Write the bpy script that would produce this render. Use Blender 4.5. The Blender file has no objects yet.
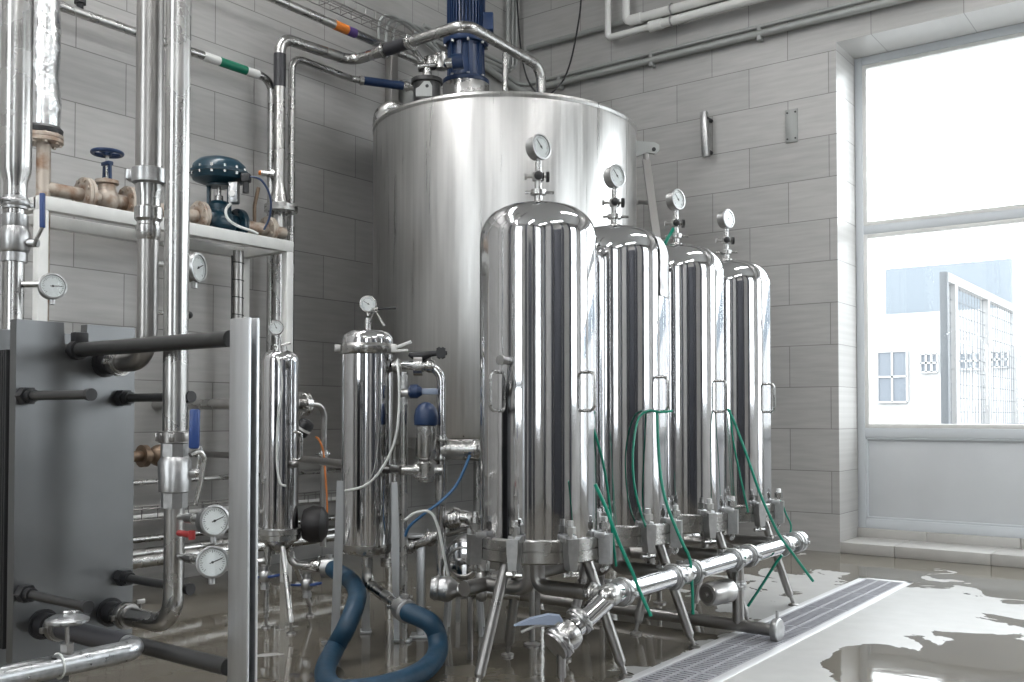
import bpy, bmesh, math, random
from mathutils import Vector, Matrix, Quaternion
random.seed(7)
V = Vector
PI = math.pi
SC = bpy.context.scene
COL = SC.collection

# ---------------------------------------------------------------- survey of the room (metres)
# x runs along the back (window) wall, y towards it, z up; the corner behind the tank is (0, 0)
FPX, PX, PY = 976.0, 512.0, 391.0
YAW, PITCH = math.radians(36.65), math.radians(1.4)
CAM = V((5.054, -6.907, 0.97))
FW = V((-math.sin(YAW), math.cos(YAW), 0)); RT = V((math.cos(YAW), math.sin(YAW), 0))

def sight(u, v):
    a = (u - PX) / FPX; b = (PY - v) / FPX
    k = math.cos(PITCH) - b * math.sin(PITCH)
    return FW * k + RT * a + V((0, 0, math.sin(PITCH) + b * math.cos(PITCH))), k

def at(u, v, D):
    d, k = sight(u, v)
    return CAM + d * (D / k)

def plane(u, v, ax, val):
    d, k = sight(u, v)
    return CAM + d * ((val - CAM[ax]) / d[ax])

def lw(u, v, x=0.0): return plane(u, v, 0, x)
def bw(u, v, y=0.0): return plane(u, v, 1, y)
def fl(u, v, z=0.0): return plane(u, v, 2, z)

# ---------------------------------------------------------------- materials
MATS = {}
def new_mat(name):
    m = bpy.data.materials.new(name); m.use_nodes = True
    nt = m.node_tree
    return m, nt, nt.nodes['Principled BSDF']

def mat(name, col, rough=0.5, metal=0.0, noise=0.0, scale=20.0, stretch=(1, 1, 1), rnoise=0.0, bump=0.0,
        col2=None, c2=(0.45, 0.6), spec=0.5, coat=0.0):
    m, nt, b = new_mat(name)
    N, L = nt.nodes.new, nt.links.new
    b.inputs['Base Color'].default_value = (*col, 1)
    b.inputs['Roughness'].default_value = rough
    b.inputs['Metallic'].default_value = metal
    b.inputs['Specular IOR Level'].default_value = spec
    b.inputs['Coat Weight'].default_value = coat
    if noise or rnoise or bump or col2:
        tc = N('ShaderNodeTexCoord'); mp = N('ShaderNodeMapping'); nz = N('ShaderNodeTexNoise')
        mp.inputs['Scale'].default_value = stretch
        nz.inputs['Scale'].default_value = scale; nz.inputs['Detail'].default_value = 5
        L(tc.outputs['Object'], mp.inputs['Vector']); L(mp.outputs['Vector'], nz.inputs['Vector'])
        if col2:
            r = N('ShaderNodeValToRGB')
            r.color_ramp.elements[0].position = c2[0]; r.color_ramp.elements[0].color = (*col, 1)
            r.color_ramp.elements[1].position = c2[1]; r.color_ramp.elements[1].color = (*col2, 1)
            L(nz.outputs['Fac'], r.inputs['Fac']); L(r.outputs['Color'], b.inputs['Base Color'])
        elif noise:
            mr = N('ShaderNodeMapRange')
            mr.inputs['To Min'].default_value = 1 - noise; mr.inputs['To Max'].default_value = 1 + noise
            mr.inputs['From Min'].default_value = 0.3; mr.inputs['From Max'].default_value = 0.7
            mx = N('ShaderNodeVectorMath'); mx.operation = 'SCALE'
            mx.inputs[0].default_value = col
            L(nz.outputs['Fac'], mr.inputs['Value']); L(mr.outputs['Result'], mx.inputs['Scale'])
            L(mx.outputs['Vector'], b.inputs['Base Color'])
        if rnoise:
            m2 = N('ShaderNodeMapRange')
            m2.inputs['From Min'].default_value = 0.3; m2.inputs['From Max'].default_value = 0.7
            m2.inputs['To Min'].default_value = max(0.02, rough - rnoise); m2.inputs['To Max'].default_value = rough + rnoise
            L(nz.outputs['Fac'], m2.inputs['Value']); L(m2.outputs['Result'], b.inputs['Roughness'])
        if bump:
            bp = N('ShaderNodeBump'); bp.inputs['Strength'].default_value = bump; bp.inputs['Distance'].default_value = 0.01
            L(nz.outputs['Fac'], bp.inputs['Height']); L(bp.outputs['Normal'], b.inputs['Normal'])
    MATS[name] = m
    return m

CHROME = mat('polished_steel', (0.62, 0.62, 0.63), 0.07, 1, rnoise=0.03, scale=6)
PIPE = mat('pipe_steel', (0.46, 0.455, 0.445), 0.27, 1, noise=0.08, scale=8, rnoise=0.06)
PIPED = mat('dull_pipe_steel', (0.33, 0.32, 0.31), 0.33, 1, noise=0.1, scale=8, rnoise=0.06)
CAST = mat('cast_steel', (0.43, 0.43, 0.43), 0.36, 1, noise=0.12, scale=40, bump=0.08)
BRUSH = mat('brushed_steel', (0.53, 0.525, 0.515), 0.33, 1, noise=0.10, scale=5, stretch=(9, 9, 0.25), rnoise=0.07)
PLATE = mat('matt_plate_steel', (0.19, 0.195, 0.20), 0.36, 1, noise=0.08, scale=5, rnoise=0.05)
BAR = mat('dark_bar', (0.06, 0.06, 0.06), 0.38, 0.6, noise=0.1, scale=10)
POST = mat('post_steel', (0.55, 0.56, 0.57), 0.4, 1, noise=0.08, scale=8, stretch=(6, 6, .4))
BARL = mat('bar_steel', (0.30, 0.29, 0.28), 0.5, 0.7)
POSTD = mat('post_edge', (0.16, 0.16, 0.17), 0.5, 0.5)
GALV = mat('galvanised', (0.44, 0.45, 0.46), 0.33, 1, noise=0.18, scale=60, rnoise=0.08, bump=0.03)
FOIL = mat('foil', (0.78, 0.79, 0.80), 0.22, 1, noise=0.06, scale=14, bump=0.9, rnoise=0.1)
BLACK = mat('black_plastic', (0.018, 0.018, 0.02), 0.42)
RUBBER = mat('black_rubber', (0.008, 0.006, 0.007), 0.5, bump=0.1, scale=50)
NAVY = mat('navy_paint', (0.010, 0.031, 0.092), 0.36, noise=0.12, scale=12)
BLUEP = mat('blue_plastic', (0.02, 0.055, 0.2), 0.38)
TEAL = mat('dark_teal_paint', (0.008, 0.035, 0.055), 0.28, noise=0.15, scale=14)
HOSE = mat('blue_hose_rubber', (0.010, 0.045, 0.085), 0.5, noise=0.18, scale=30, bump=0.15)
GREEN = mat('green_hose_plastic', (0.0, 0.23, 0.15), 0.35)
AIRB = mat('blue_air_tube', (0.05, 0.16, 0.34), 0.35)
CLEAR = mat('milky_tube', (0.72, 0.74, 0.72), 0.3)
WHITE = mat('white_paint', (0.74, 0.74, 0.72), 0.4, noise=0.06, scale=12)
WPVC = mat('white_pvc', (0.78, 0.78, 0.76), 0.35)
FRAME = mat('frame_paint', (0.60, 0.63, 0.66), 0.4)
PANEL = mat('door_panel_paint', (0.60, 0.62, 0.64), 0.35, noise=0.03, scale=3)
CONDUIT = mat('grey_conduit', (0.36, 0.37, 0.36), 0.45, 0.2)
RUST = mat('weathered_pipe', (0.50, 0.44, 0.38), 0.5, 0.5, col2=(0.26, 0.15, 0.09), c2=(0.45, 0.7), scale=14, bump=0.2)
BRASS = mat('old_brass', (0.22, 0.16, 0.115), 0.4, 0.8, noise=0.2, scale=30)
DIAL = mat('dial_white', (0.80, 0.81, 0.81), 0.45)
INK = mat('ink_black', (0.02, 0.02, 0.02), 0.5)
GREENB = mat('green_band', (0.0, 0.16, 0.09), 0.4)
ORANGE = mat('orange_band', (0.75, 0.22, 0.03), 0.4)
PURPLE = mat('purple_band', (0.09, 0.05, 0.2), 0.4)
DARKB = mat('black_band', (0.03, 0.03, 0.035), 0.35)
LBLUE = mat('worn_blue_lever', (0.27, 0.32, 0.42), 0.35)
PACK = mat('plate_pack_dark', (0.025, 0.025, 0.027), 0.5, 0.3)
FILM = mat('clear_film', (0.80, 0.81, 0.82), 0.22, 0.0, noise=0.08, scale=25, bump=0.6)
ORCABLE = mat('orange_cable', (0.62, 0.2, 0.05), 0.45)
GRATE = mat('grate_steel', (0.36, 0.36, 0.39), 0.45, 0.15, noise=0.1, scale=20)
GRIM = mat('grate_rim', (0.68, 0.68, 0.69), 0.45, 0.5)
TROUGH = mat('drain_dark', (0.03, 0.03, 0.03), 0.5)
CEIL = mat('ceiling_paint', (0.75, 0.75, 0.74), 0.8)
BUILD = mat('pale_render', (0.32, 0.32, 0.32), 0.8)
BUILDB = mat('pale_blue_cladding', (0.13, 0.15, 0.17), 0.7)
BWIN = mat('building_window', (0.10, 0.115, 0.135), 0.4)
FPOST = mat('fence_post_paint', (0.12, 0.13, 0.14), 0.6)
FWHITE = mat('fence_white_paint', (0.27, 0.27, 0.27), 0.6)
YARD = mat('yard_concrete', (0.3, 0.3, 0.3), 0.9, noise=0.05, scale=2)
PAPER = mat('paper_white', (0.8, 0.8, 0.78), 0.6)

def glass_mat():
    m, nt, b = new_mat('window_glass')
    nt.nodes.remove(b); N, L = nt.nodes.new, nt.links.new
    t = N('ShaderNodeBsdfTransparent'); g = N('ShaderNodeBsdfGlossy'); mx = N('ShaderNodeMixShader')
    t.inputs['Color'].default_value = (0.99, 1, 1, 1); g.inputs['Roughness'].default_value = 0.02
    mx.inputs['Fac'].default_value = 0.06
    L(t.outputs[0], mx.inputs[1]); L(g.outputs[0], mx.inputs[2]); L(mx.outputs[0], nt.nodes['Material Output'].inputs['Surface'])
    return m
GLASS = glass_mat()

def fill_lamp_mat():
    m, nt, b = new_mat('tube_lamp')
    b.inputs['Emission Color'].default_value = (1, 1, 1, 1); b.inputs['Emission Strength'].default_value = 30
    return m
FILL_LAMP = fill_lamp_mat()  # glow of the added overhead fill lamps

def tile_mat(name, axis, phase):
    m, nt, b = new_mat(name)
    N, L = nt.nodes.new, nt.links.new
    tc = N('ShaderNodeTexCoord'); sp = N('ShaderNodeSeparateXYZ'); cb = N('ShaderNodeCombineXYZ')
    geo = N('ShaderNodeNewGeometry')
    L(geo.outputs['Position'], sp.inputs[0])
    a1 = N('ShaderNodeMath'); a1.operation = 'SUBTRACT'; a1.inputs[1].default_value = phase
    a2 = N('ShaderNodeMath'); a2.operation = 'SUBTRACT'; a2.inputs[1].default_value = 0.27
    L(sp.outputs['X' if axis == 0 else 'Y'], a1.inputs[0]); L(sp.outputs['Z'], a2.inputs[0])
    L(a1.outputs[0], cb.inputs['X']); L(a2.outputs[0], cb.inputs['Y'])
    br = N('ShaderNodeTexBrick')
    br.offset = 0.5; br.offset_frequency = 2; br.squash = 1
    br.inputs['Color1'].default_value = (0.405, 0.398, 0.387, 1); br.inputs['Color2'].default_value = (0.455, 0.447, 0.435, 1)
    br.inputs['Mortar'].default_value = (0.22, 0.213, 0.205, 1)
    br.inputs['Scale'].default_value = 1; br.inputs['Mortar Size'].default_value = 0.003
    br.inputs['Mortar Smooth'].default_value = 0.1; br.inputs['Brick Width'].default_value = 0.6; br.inputs['Row Height'].default_value = 0.3
    L(cb.outputs[0], br.inputs['Vector'])
    mp = N('ShaderNodeMapping'); mp.inputs['Scale'].default_value = (1.2, 11, 1)
    nz = N('ShaderNodeTexNoise'); nz.inputs['Scale'].default_value = 3; nz.inputs['Detail'].default_value = 6
    L(cb.outputs[0], mp.inputs['Vector']); L(mp.outputs[0], nz.inputs['Vector'])
    mr = N('ShaderNodeMapRange'); mr.inputs['From Min'].default_value = .25; mr.inputs['From Max'].default_value = .75
    mr.inputs['To Min'].default_value = 0.90; mr.inputs['To Max'].default_value = 1.10
    L(nz.outputs['Fac'], mr.inputs['Value'])
    vm = N('ShaderNodeVectorMath'); vm.operation = 'SCALE'
    L(br.outputs['Color'], vm.inputs[0]); L(mr.outputs[0], vm.inputs['Scale']); L(vm.outputs['Vector'], b.inputs['Base Color'])
    b.inputs['Roughness'].default_value = 0.36
    bp = N('ShaderNodeBump'); bp.invert = True; bp.inputs['Strength'].default_value = 0.3; bp.inputs['Distance'].default_value = 0.003
    L(br.outputs['Fac'], bp.inputs['Height']); L(bp.outputs[0], b.inputs['Normal'])
    return m
TILE_B = tile_mat('wall_tile_back', 0, 0.037)
TILE_L = tile_mat('wall_tile_left', 1, 0.104)

def floor_mat():
    m, nt, b = new_mat('wet_concrete_floor')
    N, L = nt.nodes.new, nt.links.new
    tc = N('ShaderNodeNewGeometry'); P = tc.outputs['Position']
    def noise(scale, det, dist=0.0, st=(1, 1, 1)):
        mp = N('ShaderNodeMapping'); mp.inputs['Scale'].default_value = st
        n = N('ShaderNodeTexNoise'); n.inputs['Scale'].default_value = scale; n.inputs['Detail'].default_value = det
        n.inputs['Distortion'].default_value = dist
        L(P, mp.inputs['Vector']); L(mp.outputs[0], n.inputs['Vector']); return n.outputs['Fac']
    def math_(op, a, bb, c=None):
        x = N('ShaderNodeMath'); x.operation = op
        for i, s in enumerate((a, bb) if c is None else (a, bb, c)):
            if isinstance(s, (int, float)): x.inputs[i].default_value = s
            else: L(s, x.inputs[i])
        return x.outputs[0]
    # places that have dried: (x, y, radius along x, radius along y, amount)
    dry = None
    for (cx, cy, rx, ry, am) in DRY:
        v = N('ShaderNodeVectorMath'); v.operation = 'SUBTRACT'; v.inputs[1].default_value = (cx, cy, 0); L(P, v.inputs[0])
        w = N('ShaderNodeVectorMath'); w.operation = 'MULTIPLY'; w.inputs[1].default_value = (1 / rx, 1 / ry, 0); L(v.outputs[0], w.inputs[0])
        ln = N('ShaderNodeVectorMath'); ln.operation = 'LENGTH'; L(w.outputs[0], ln.inputs[0])
        mr = N('ShaderNodeMapRange'); mr.interpolation_type = 'SMOOTHSTEP'
        mr.inputs['From Min'].default_value = 1.0; mr.inputs['From Max'].default_value = 0.2
        mr.inputs['To Max'].default_value = am
        L(ln.outputs['Value'], mr.inputs['Value'])
        dry = mr.outputs[0] if dry is None else math_('ADD', dry, mr.outputs[0])
    n1 = noise(2.5, 6, 1.1, (1.0, 1.0, 1))
    s = math_('ADD', dry, math_('MULTIPLY', math_('SUBTRACT', n1, 0.5), 2.8))
    rp = N('ShaderNodeMapRange'); rp.inputs['From Min'].default_value = 0.52; rp.inputs['From Max'].default_value = 0.57
    L(s, rp.inputs['Value']); mask = rp.outputs[0]       # 1 = dry
    n2 = noise(9, 6); n3 = noise(2.2, 4)
    cd = N('ShaderNodeMix'); cd.data_type = 'RGBA'
    cd.inputs['A'].default_value = (0.36, 0.357, 0.347, 1); cd.inputs['B'].default_value = (0.47, 0.467, 0.457, 1); L(n2, cd.inputs['Factor'])
    cw = N('ShaderNodeMix'); cw.data_type = 'RGBA'
    cw.inputs['A'].default_value = (0.085, 0.074, 0.058, 1); cw.inputs['B'].default_value = (0.18, 0.163, 0.132, 1); L(n3, cw.inputs['Factor'])
    cm = N('ShaderNodeMix'); cm.data_type = 'RGBA'; L(mask, cm.inputs['Factor']); L(cw.outputs['Result'], cm.inputs['A']); L(cd.outputs['Result'], cm.inputs['B'])
    L(cm.outputs['Result'], b.inputs['Base Color'])
    rm = N('ShaderNodeMapRange'); rm.inputs['To Min'].default_value = 0.055; rm.inputs['To Max'].default_value = 0.42
    L(mask, rm.inputs['Value']); L(rm.outputs[0], b.inputs['Roughness'])
    bp = N('ShaderNodeBump'); bp.inputs['Strength'].default_value = 0.05; bp.inputs['Distance'].default_value = 0.02
    n4 = noise(5, 3)
    hh = math_('ADD', n4, math_('MULTIPLY', math_('MULTIPLY', noise(60, 4), mask), 0.25))
    L(hh, bp.inputs['Height']); L(bp.outputs[0], b.inputs['Normal'])
    return m
DRY = [(3.60, -2.6, 0.60, 2.6, 1.35), (4.25, -1.5, 0.8, 0.45, 0.9), (2.95, -1.7, 0.7, 1.2, 0.95), (3.86, -2.95, 0.24, 0.45, -1.5), (4.2, -2.05, 0.42, 0.32, 1.0)]
FLOOR = floor_mat()

# ---------------------------------------------------------------- geometry helpers
ORG = {}

def perp(d):
    d = d.normalized()
    a = V((0, 0, 1)) if abs(d.z) < 0.9 else V((1, 0, 0))
    x = a.cross(d).normalized()
    return x, d.cross(x).normalized()

def fillet(pts, r):
    pts = [V(p) for p in pts]
    out = [pts[0]]
    for i in range(1, len(pts) - 1):
        a, b, c = pts[i - 1], pts[i], pts[i + 1]
        u = (a - b).normalized(); w = (c - b).normalized()
        ang = PI - u.angle(w)
        if ang < 0.02: continue
        rr = r[i - 1] if isinstance(r, (list, tuple)) else r
        d = min(rr * math.tan(ang / 2), 0.48 * (a - b).length, 0.48 * (c - b).length)
        p, q = b + u * d, b + w * d
        n = max(4, int(ang / (PI / 2) * 9))
        for k in range(n + 1):
            t = k / n
            # circular arc through p and q tangent to both legs
            re = d / math.tan(ang / 2)
            bis = (u + w).normalized(); cen = b + bis * math.hypot(re, d)
            vp = p - cen; vq = q - cen
            if vp.length < 1e-6: out.append(p); continue
            qn = vp.rotation_difference(vq); out.append(cen + Quaternion().slerp(qn, t) @ vp)
    out.append(pts[-1])
    return out

def smooth_curve(pts, n=8):
    pts = [V(p) for p in pts]
    P = [pts[0] * 2 - pts[1]] + pts + [pts[-1] * 2 - pts[-2]]
    out = []
    for i in range(1, len(P) - 2):
        for k in range(n):
            t = k / n
            a, b, c, d = P[i - 1], P[i], P[i + 1], P[i + 2]
            out.append(0.5 * ((2 * b) + (c - a) * t + (2 * a - 5 * b + 4 * c - d) * t * t + (3 * b - a - 3 * c + d) * t ** 3))
    out.append(pts[-1])
    return out

class MB:
    def __init__(s): s.bm = bmesh.new(); s.mi = 0
    def use(s, i): s.mi = i; return s
    def _face(s, vs):
        try:
            f = s.bm.faces.new(vs); f.material_index = s.mi; return f
        except ValueError: return None
    def box(s, c, size, bev=0.0, rz=0.0, M=None):
        r = bmesh.ops.create_cube(s.bm, size=1.0); vs = r['verts']
        for v in vs: v.co = V((v.co.x * size[0], v.co.y * size[1], v.co.z * size[2]))
        if bev:
            es = list({e for v in vs for e in v.link_edges})
            g = bmesh.ops.bevel(s.bm, geom=es, offset=bev, segments=2, affect='EDGES', profile=0.5)
            vs = list({v for f in g['faces'] for v in f.verts} | {v for v in vs if v.is_valid})
        if M is None: M = Matrix.Rotation(rz, 3, 'Z')
        c = V(c)
        for v in vs: v.co = M @ v.co + c
        for f in {f for v in vs for f in v.link_faces}: f.material_index = s.mi
        return s
    def beam(s, p, q, w, h, up=(0, 0, 1), bev=0.0):
        p, q = V(p), V(q); d = (q - p); L = d.length; d.normalize()
        up = V(up); side = d.cross(up)
        if side.length < 1e-4: side = d.cross(V((1, 0, 0)))
        side.normalize(); u2 = side.cross(d)
        M = Matrix((d, side, u2)).transposed()
        return s.box((p + q) / 2, (L, w, h), bev, M=M)
    def lathe(s, p, axis, prof, n=24):
        p = V(p); d = V(axis).normalized(); x, y = perp(d)
        rings = []
        for (t, r) in prof:
            if r < 1e-6: rings.append([s.bm.verts.new(p + d * t)])
            else: rings.append([s.bm.verts.new(p + d * t + (x * math.cos(2 * PI * k / n) + y * math.sin(2 * PI * k / n)) * r) for k in range(n)])
        for A, B in zip(rings, rings[1:]):
            for k in range(n):
                k2 = (k + 1) % n
                if len(A) == 1 and len(B) == 1: continue
                if len(A) == 1: s._face([A[0], B[k2], B[k]][::-1])
                elif len(B) == 1: s._face([A[k], A[k2], B[0]])
                else: s._face([A[k], A[k2], B[k2], B[k]])
        if len(rings[0]) > 1: s._face(rings[0][::-1])
        if len(rings[-1]) > 1: s._face(rings[-1])
        return s
    def cyl(s, p, q, r, r2=None, n=20, bev=0.0):
        p, q = V(p), V(q); L = (q - p).length; r2 = r if r2 is None else r2
        if bev: return s.lathe(p, q - p, [(0, r - bev), (bev, r), (L - bev, r2), (L, r2 - bev)], n)
        return s.lathe(p, q - p, [(0, r), (L, r2)], n)
    def tube(s, pts, r, n=16, bend=None, closed=False):
        pts = fillet(pts, bend) if bend else [V(p) for p in pts]
        q = [pts[0]]
        for p in pts[1:]:
            if (p - q[-1]).length > 1e-5: q.append(p)
        pts = q; m = len(pts)
        tang = []
        for i in range(m):
            if closed: t = pts[(i + 1) % m] - pts[i - 1]
            elif i == 0: t = pts[1] - pts[0]
            elif i == m - 1: t = pts[-1] - pts[-2]
            else: t = (pts[i + 1] - pts[i]).normalized() + (pts[i] - pts[i - 1]).normalized()
            tang.append(t.normalized())
        x, y = perp(tang[0]); rings = []
        for i in range(m):
            if i:
                qn = tang[i - 1].rotation_difference(tang[i]); x = qn @ x
                x = (x - tang[i] * x.dot(tang[i])).normalized()
            y = tang[i].cross(x)
            rr = r(i / (m - 1)) if callable(r) else r
            rings.append([s.bm.verts.new(pts[i] + (x * math.cos(2 * PI * k / n) + y * math.sin(2 * PI * k / n)) * rr) for k in range(n)])
        prs = list(zip(rings, rings[1:]))
        if closed: prs.append((rings[-1], rings[0]))
        for A, B in prs:
            for k in range(n): s._face([A[k], A[(k + 1) % n], B[(k + 1) % n], B[k]])
        if not closed: s._face(rings[0][::-1]); s._face(rings[-1])
        return s
    def ring(s, c, axis, R, r, n=28, m=8):
        x, y = perp(V(axis)); c = V(c)
        return s.tube([c + (x * math.cos(2 * PI * k / n) + y * math.sin(2 * PI * k / n)) * R for k in range(n)], r, m, closed=True)
    def ball(s, c, r, axis=(0, 0, 1), squash=1.0, n=20, m=12):
        return s.lathe(c, axis, [(-math.cos(PI * k / m) * r * squash, math.sin(PI * k / m) * r) for k in range(m + 1)], n)
    def prism(s, poly, o, ex, ey, depth):
        """polygon in the plane (ex, ey) at o, extruded by depth along ex x ey, centred"""
        o, ex, ey = V(o), V(ex).normalized(), V(ey).normalized(); nz = ex.cross(ey)
        A = [s.bm.verts.new(o + ex * a + ey * b - nz * depth / 2) for a, b in poly]
        B = [s.bm.verts.new(o + ex * a + ey * b + nz * depth / 2) for a, b in poly]
        s._face(A[::-1]); s._face(B)
        for k in range(len(poly)):
            k2 = (k + 1) % len(poly); s._face([A[k], A[k2], B[k2], B[k]])
        return s
    def build(s, name, mats, parent=None, sharp=0.6, label=None, cat=None, group=None, kind=None, flat=False):
        bm = s.bm
        bmesh.ops.recalc_face_normals(bm, faces=bm.faces[:])
        for f in bm.faces: f.smooth = not flat
        for e in bm.edges:
            if len(e.link_faces) == 2 and e.calc_face_angle(0) > sharp: e.smooth = False
        if parent is not None: org = ORG[parent.name]
        else:
            xs = [v.co for v in bm.verts]
            lo = V([min(c[i] for c in xs) for i in range(3)]); hi = V([max(c[i] for c in xs) for i in range(3)])
            org = V(((lo.x + hi.x) / 2, (lo.y + hi.y) / 2, lo.z))
        for v in bm.verts: v.co -= org
        me = bpy.data.meshes.new(name); bm.to_mesh(me); bm.free()
        for m in (mats if isinstance(mats, (list, tuple)) else [mats]): me.materials.append(m)
        o = bpy.data.objects.new(name, me); COL.objects.link(o)
        if parent is not None: o.parent = parent
        else: o.location = org
        ORG[o.name] = org
        tag(o, label, cat, group, kind)
        return o

def tag(o, label=None, cat=None, group=None, kind=None):
    if label: o['label'] = label
    if cat: o['category'] = cat
    if group: o['group'] = group
    if kind: o['kind'] = kind
    return o

def thing(name, label, cat, loc, group=None):
    o = bpy.data.objects.new(name, None); COL.objects.link(o); o.location = loc; o.empty_display_size = 0.1
    ORG[o.name] = V(loc)
    return tag(o, label, cat, group)

def dup(root, loc, label, skip=()):
    r = root.copy(); COL.objects.link(r); r.location = loc; r['label'] = label; ORG[r.name] = V(loc)
    for ch in list(root.children):
        c = ch.copy(); COL.objects.link(c); c.parent = r; ORG[c.name] = V(loc)
        for g in list(ch.children):
            d = g.copy(); COL.objects.link(d); d.parent = c; ORG[d.name] = V(loc)
    return r

# fittings ---------------------------------------------------------------------------------
def clamp(parent, p, axis, r, m=None, name='clamp', wing=True, w=0.011):
    """tri-clamp: grooved ring over two ferrules with hinge and wing nut"""
    p = V(p); d = V(axis).normalized(); x, y = perp(d)
    mb = MB()
    mb.lathe(p, d, [(-w * 1.9, r * 1.02), (-w * 1.8, r * 1.22), (-w, r * 1.24), (-w, r * 1.36), (-w * .6, r * 1.42), (w * .6, r * 1.42), (w, r * 1.36), (w, r * 1.24), (w * 1.8, r * 1.22), (w * 1.9, r * 1.02)], 24)
    for sg in (1, -1):
        mb.box(p + x * sg * (r * 1.42 + w * .5), (w * 1.4, w * 1.4, w * 1.4), w * .25, M=Matrix((x, y, d)).transposed())
    if wing:
        q = p + x * (r * 1.42 + w * .5)
        mb.cyl(q - y * w * 2.2, q + y * w * 2.6, w * .4, n=8)
        mb.box(q + y * w * 3.0, (w * 2.6, w * 1.3, w * .6), w * .2, M=Matrix((x, y, d)).transposed())
    return mb.build(name, m or PIPE, parent)

def flange(mb, p, axis, r, t, bolts=8, br=0.008, two=True):
    p = V(p); d = V(axis).normalized(); x, y = perp(d); b = t * .12
    if two:
        mb.lathe(p, d, [(-t, r - b), (-t + b, r), (-t * .1, r), (-t * .06, r * .96), (t * .06, r * .96), (t * .1, r), (t - b, r), (t, r - b)], 28)
    else:
        mb.lathe(p, d, [(-t / 2, r - b), (-t / 2 + b, r), (t / 2 - b, r), (t / 2, r - b)], 28)
    tt = t if two else t / 2
    for k in range(bolts):
        a = 2 * PI * (k + .5) / bolts; q = p + (x * math.cos(a) + y * math.sin(a)) * r * .8
        mb.cyl(q - d * (tt + br * .9), q + d * (tt + br * .9), br, n=6)

def gauge(parent, c, n, r, case=None, ang=0.7):
    """round dial pressure gauge; c is the centre, n the way the dial looks"""
    c = V(c); n = V(n).normalized()
    up = V((0, 0, 1)); x = up.cross(n).normalized(); up = n.cross(x)
    g = MB().lathe(c, n, [(-.55 * r, 0), (-.55 * r, .80 * r), (-.48 * r, .9 * r), (.22 * r, .92 * r), (.24 * r, r), (.40 * r, r), (.42 * r, .95 * r), (.42 * r, .86 * r), (.30 * r, .84 * r), (.30 * r, 0)], 32)
    g.cyl(c - up * r * .85, c - up * r * 1.35, r * .2, n=12)
    go = g.build('pressure_gauge', case or PIPE, parent)
    MB().lathe(c, n, [(.305 * r, 0), (.305 * r, .84 * r), (.315 * r, .84 * r), (.315 * r, 0)], 32).build('dial', DIAL, go)
    mk = MB()
    M = Matrix((x, up, n)).transposed()
    for k in range(25):
        a = math.radians(-45 + 270 * k / 24); d = x * math.cos(a) + up * math.sin(a)
        ln = .16 if k % 4 == 0 else .09
        Mk = Matrix((d, n.cross(d), n)).transposed()
        mk.box(c + d * r * (.74 - ln / 2) + n * r * .318, (r * ln, r * .03, r * .01), M=Mk)
    mk.build('scale_marks', INK, go)
    d = x * math.cos(ang) + up * math.sin(ang); Mk = Matrix((d, n.cross(d), n)).transposed()
    MB().box(c + d * r * .22 + n * r * .335, (r * .82, r * .055, r * .015), M=Mk).cyl(c + n * r * .31, c + n * r * .36, r * .08, n=12).build('needle', INK, go)
    MB().lathe(c, n, [(.375 * r, 0), (.375 * r, .85 * r), (.385 * r, .85 * r), (.385 * r, 0)], 32).build('lens', GLASS, go)
    return go

def facing(c, turn=0.0, dz=0.0):
    """horizontal direction from c towards the middle of the hall, turned by degrees"""
    d = CAM - V(c); a = math.atan2(d.y, d.x) + math.radians(turn)
    return V((math.cos(a), math.sin(a), dz))

UP = V((0, 0, 1)); EX = V((1, 0, 0)); EY = V((0, 1, 0))
#%%SETTING
# ---------------------------------------------------------------- the room
XR, YF, ZC = 9.2, -10.6, 5.4
DX0, DX1, DY1 = 3.235, 3.535, -0.98
W1 = (2.792, 5.9, 0.0, 3.625)

def floor_mesh():
    mb = MB()
    for (x0, x1, y0, y1) in ((-.3, DX0, YF, .5), (DX1, XR, YF, .5), (DX0, DX1, DY1, .5), (DX0, DX1, YF, -8.4)):
        mb.box(((x0 + x1) / 2, (y0 + y1) / 2, -.1), (x1 - x0, y1 - y0, .2))
    return mb.build('floor', FLOOR, kind='structure')
floor_mesh()

def holed_wall(name, axis, a0, a1, off0, off1, z1, holes, m):
    """wall along x (axis 0) or y (axis 1) with rectangular openings (a0, a1, z0, z1)"""
    mb = MB(); cur = a0
    def put(u0, u1, zz0, zz1):
        if u1 - u0 < 1e-4 or zz1 - zz0 < 1e-4: return
        c = ((u0 + u1) / 2, (off0 + off1) / 2, (zz0 + zz1) / 2); sz = (u1 - u0, abs(off1 - off0), zz1 - zz0)
        if axis == 1: c = (c[1], c[0], c[2]); sz = (sz[1], sz[0], sz[2])
        mb.box(c, sz)
    for (h0, h1, z0, zt) in sorted(holes):
        put(cur, h0, 0, z1); put(h0, h1, 0, z0); put(h0, h1, zt, z1); cur = h1
    put(cur, a1, 0, z1)
    return mb.build(name, m, kind='structure')
holed_wall('wall_back', 0, -.3, XR + .3, 0, .5, ZC, [W1, (6.2, 8.95, 0.3, 3.6)], TILE_B)
holed_wall('wall_left', 1, YF, 0, -.3, 0, ZC, [], TILE_L)
RW = [(-2.6, -1.2, 1.2, 4.4)]
FWN = [(1.9, 3.3, 1.0, 4.6), (7.0, 8.4, 1.0, 4.6)]
holed_wall('wall_right', 1, YF, 0, XR, XR + .3, ZC, RW, TILE_L)
holed_wall('wall_front', 0, -.3, XR + .3, YF - .3, YF, ZC, FWN, TILE_B)
MB().box(((XR) / 2, YF / 2, ZC + .1), (XR + .6, -YF + .8, .2)).build('ceiling', CEIL, kind='structure')

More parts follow.
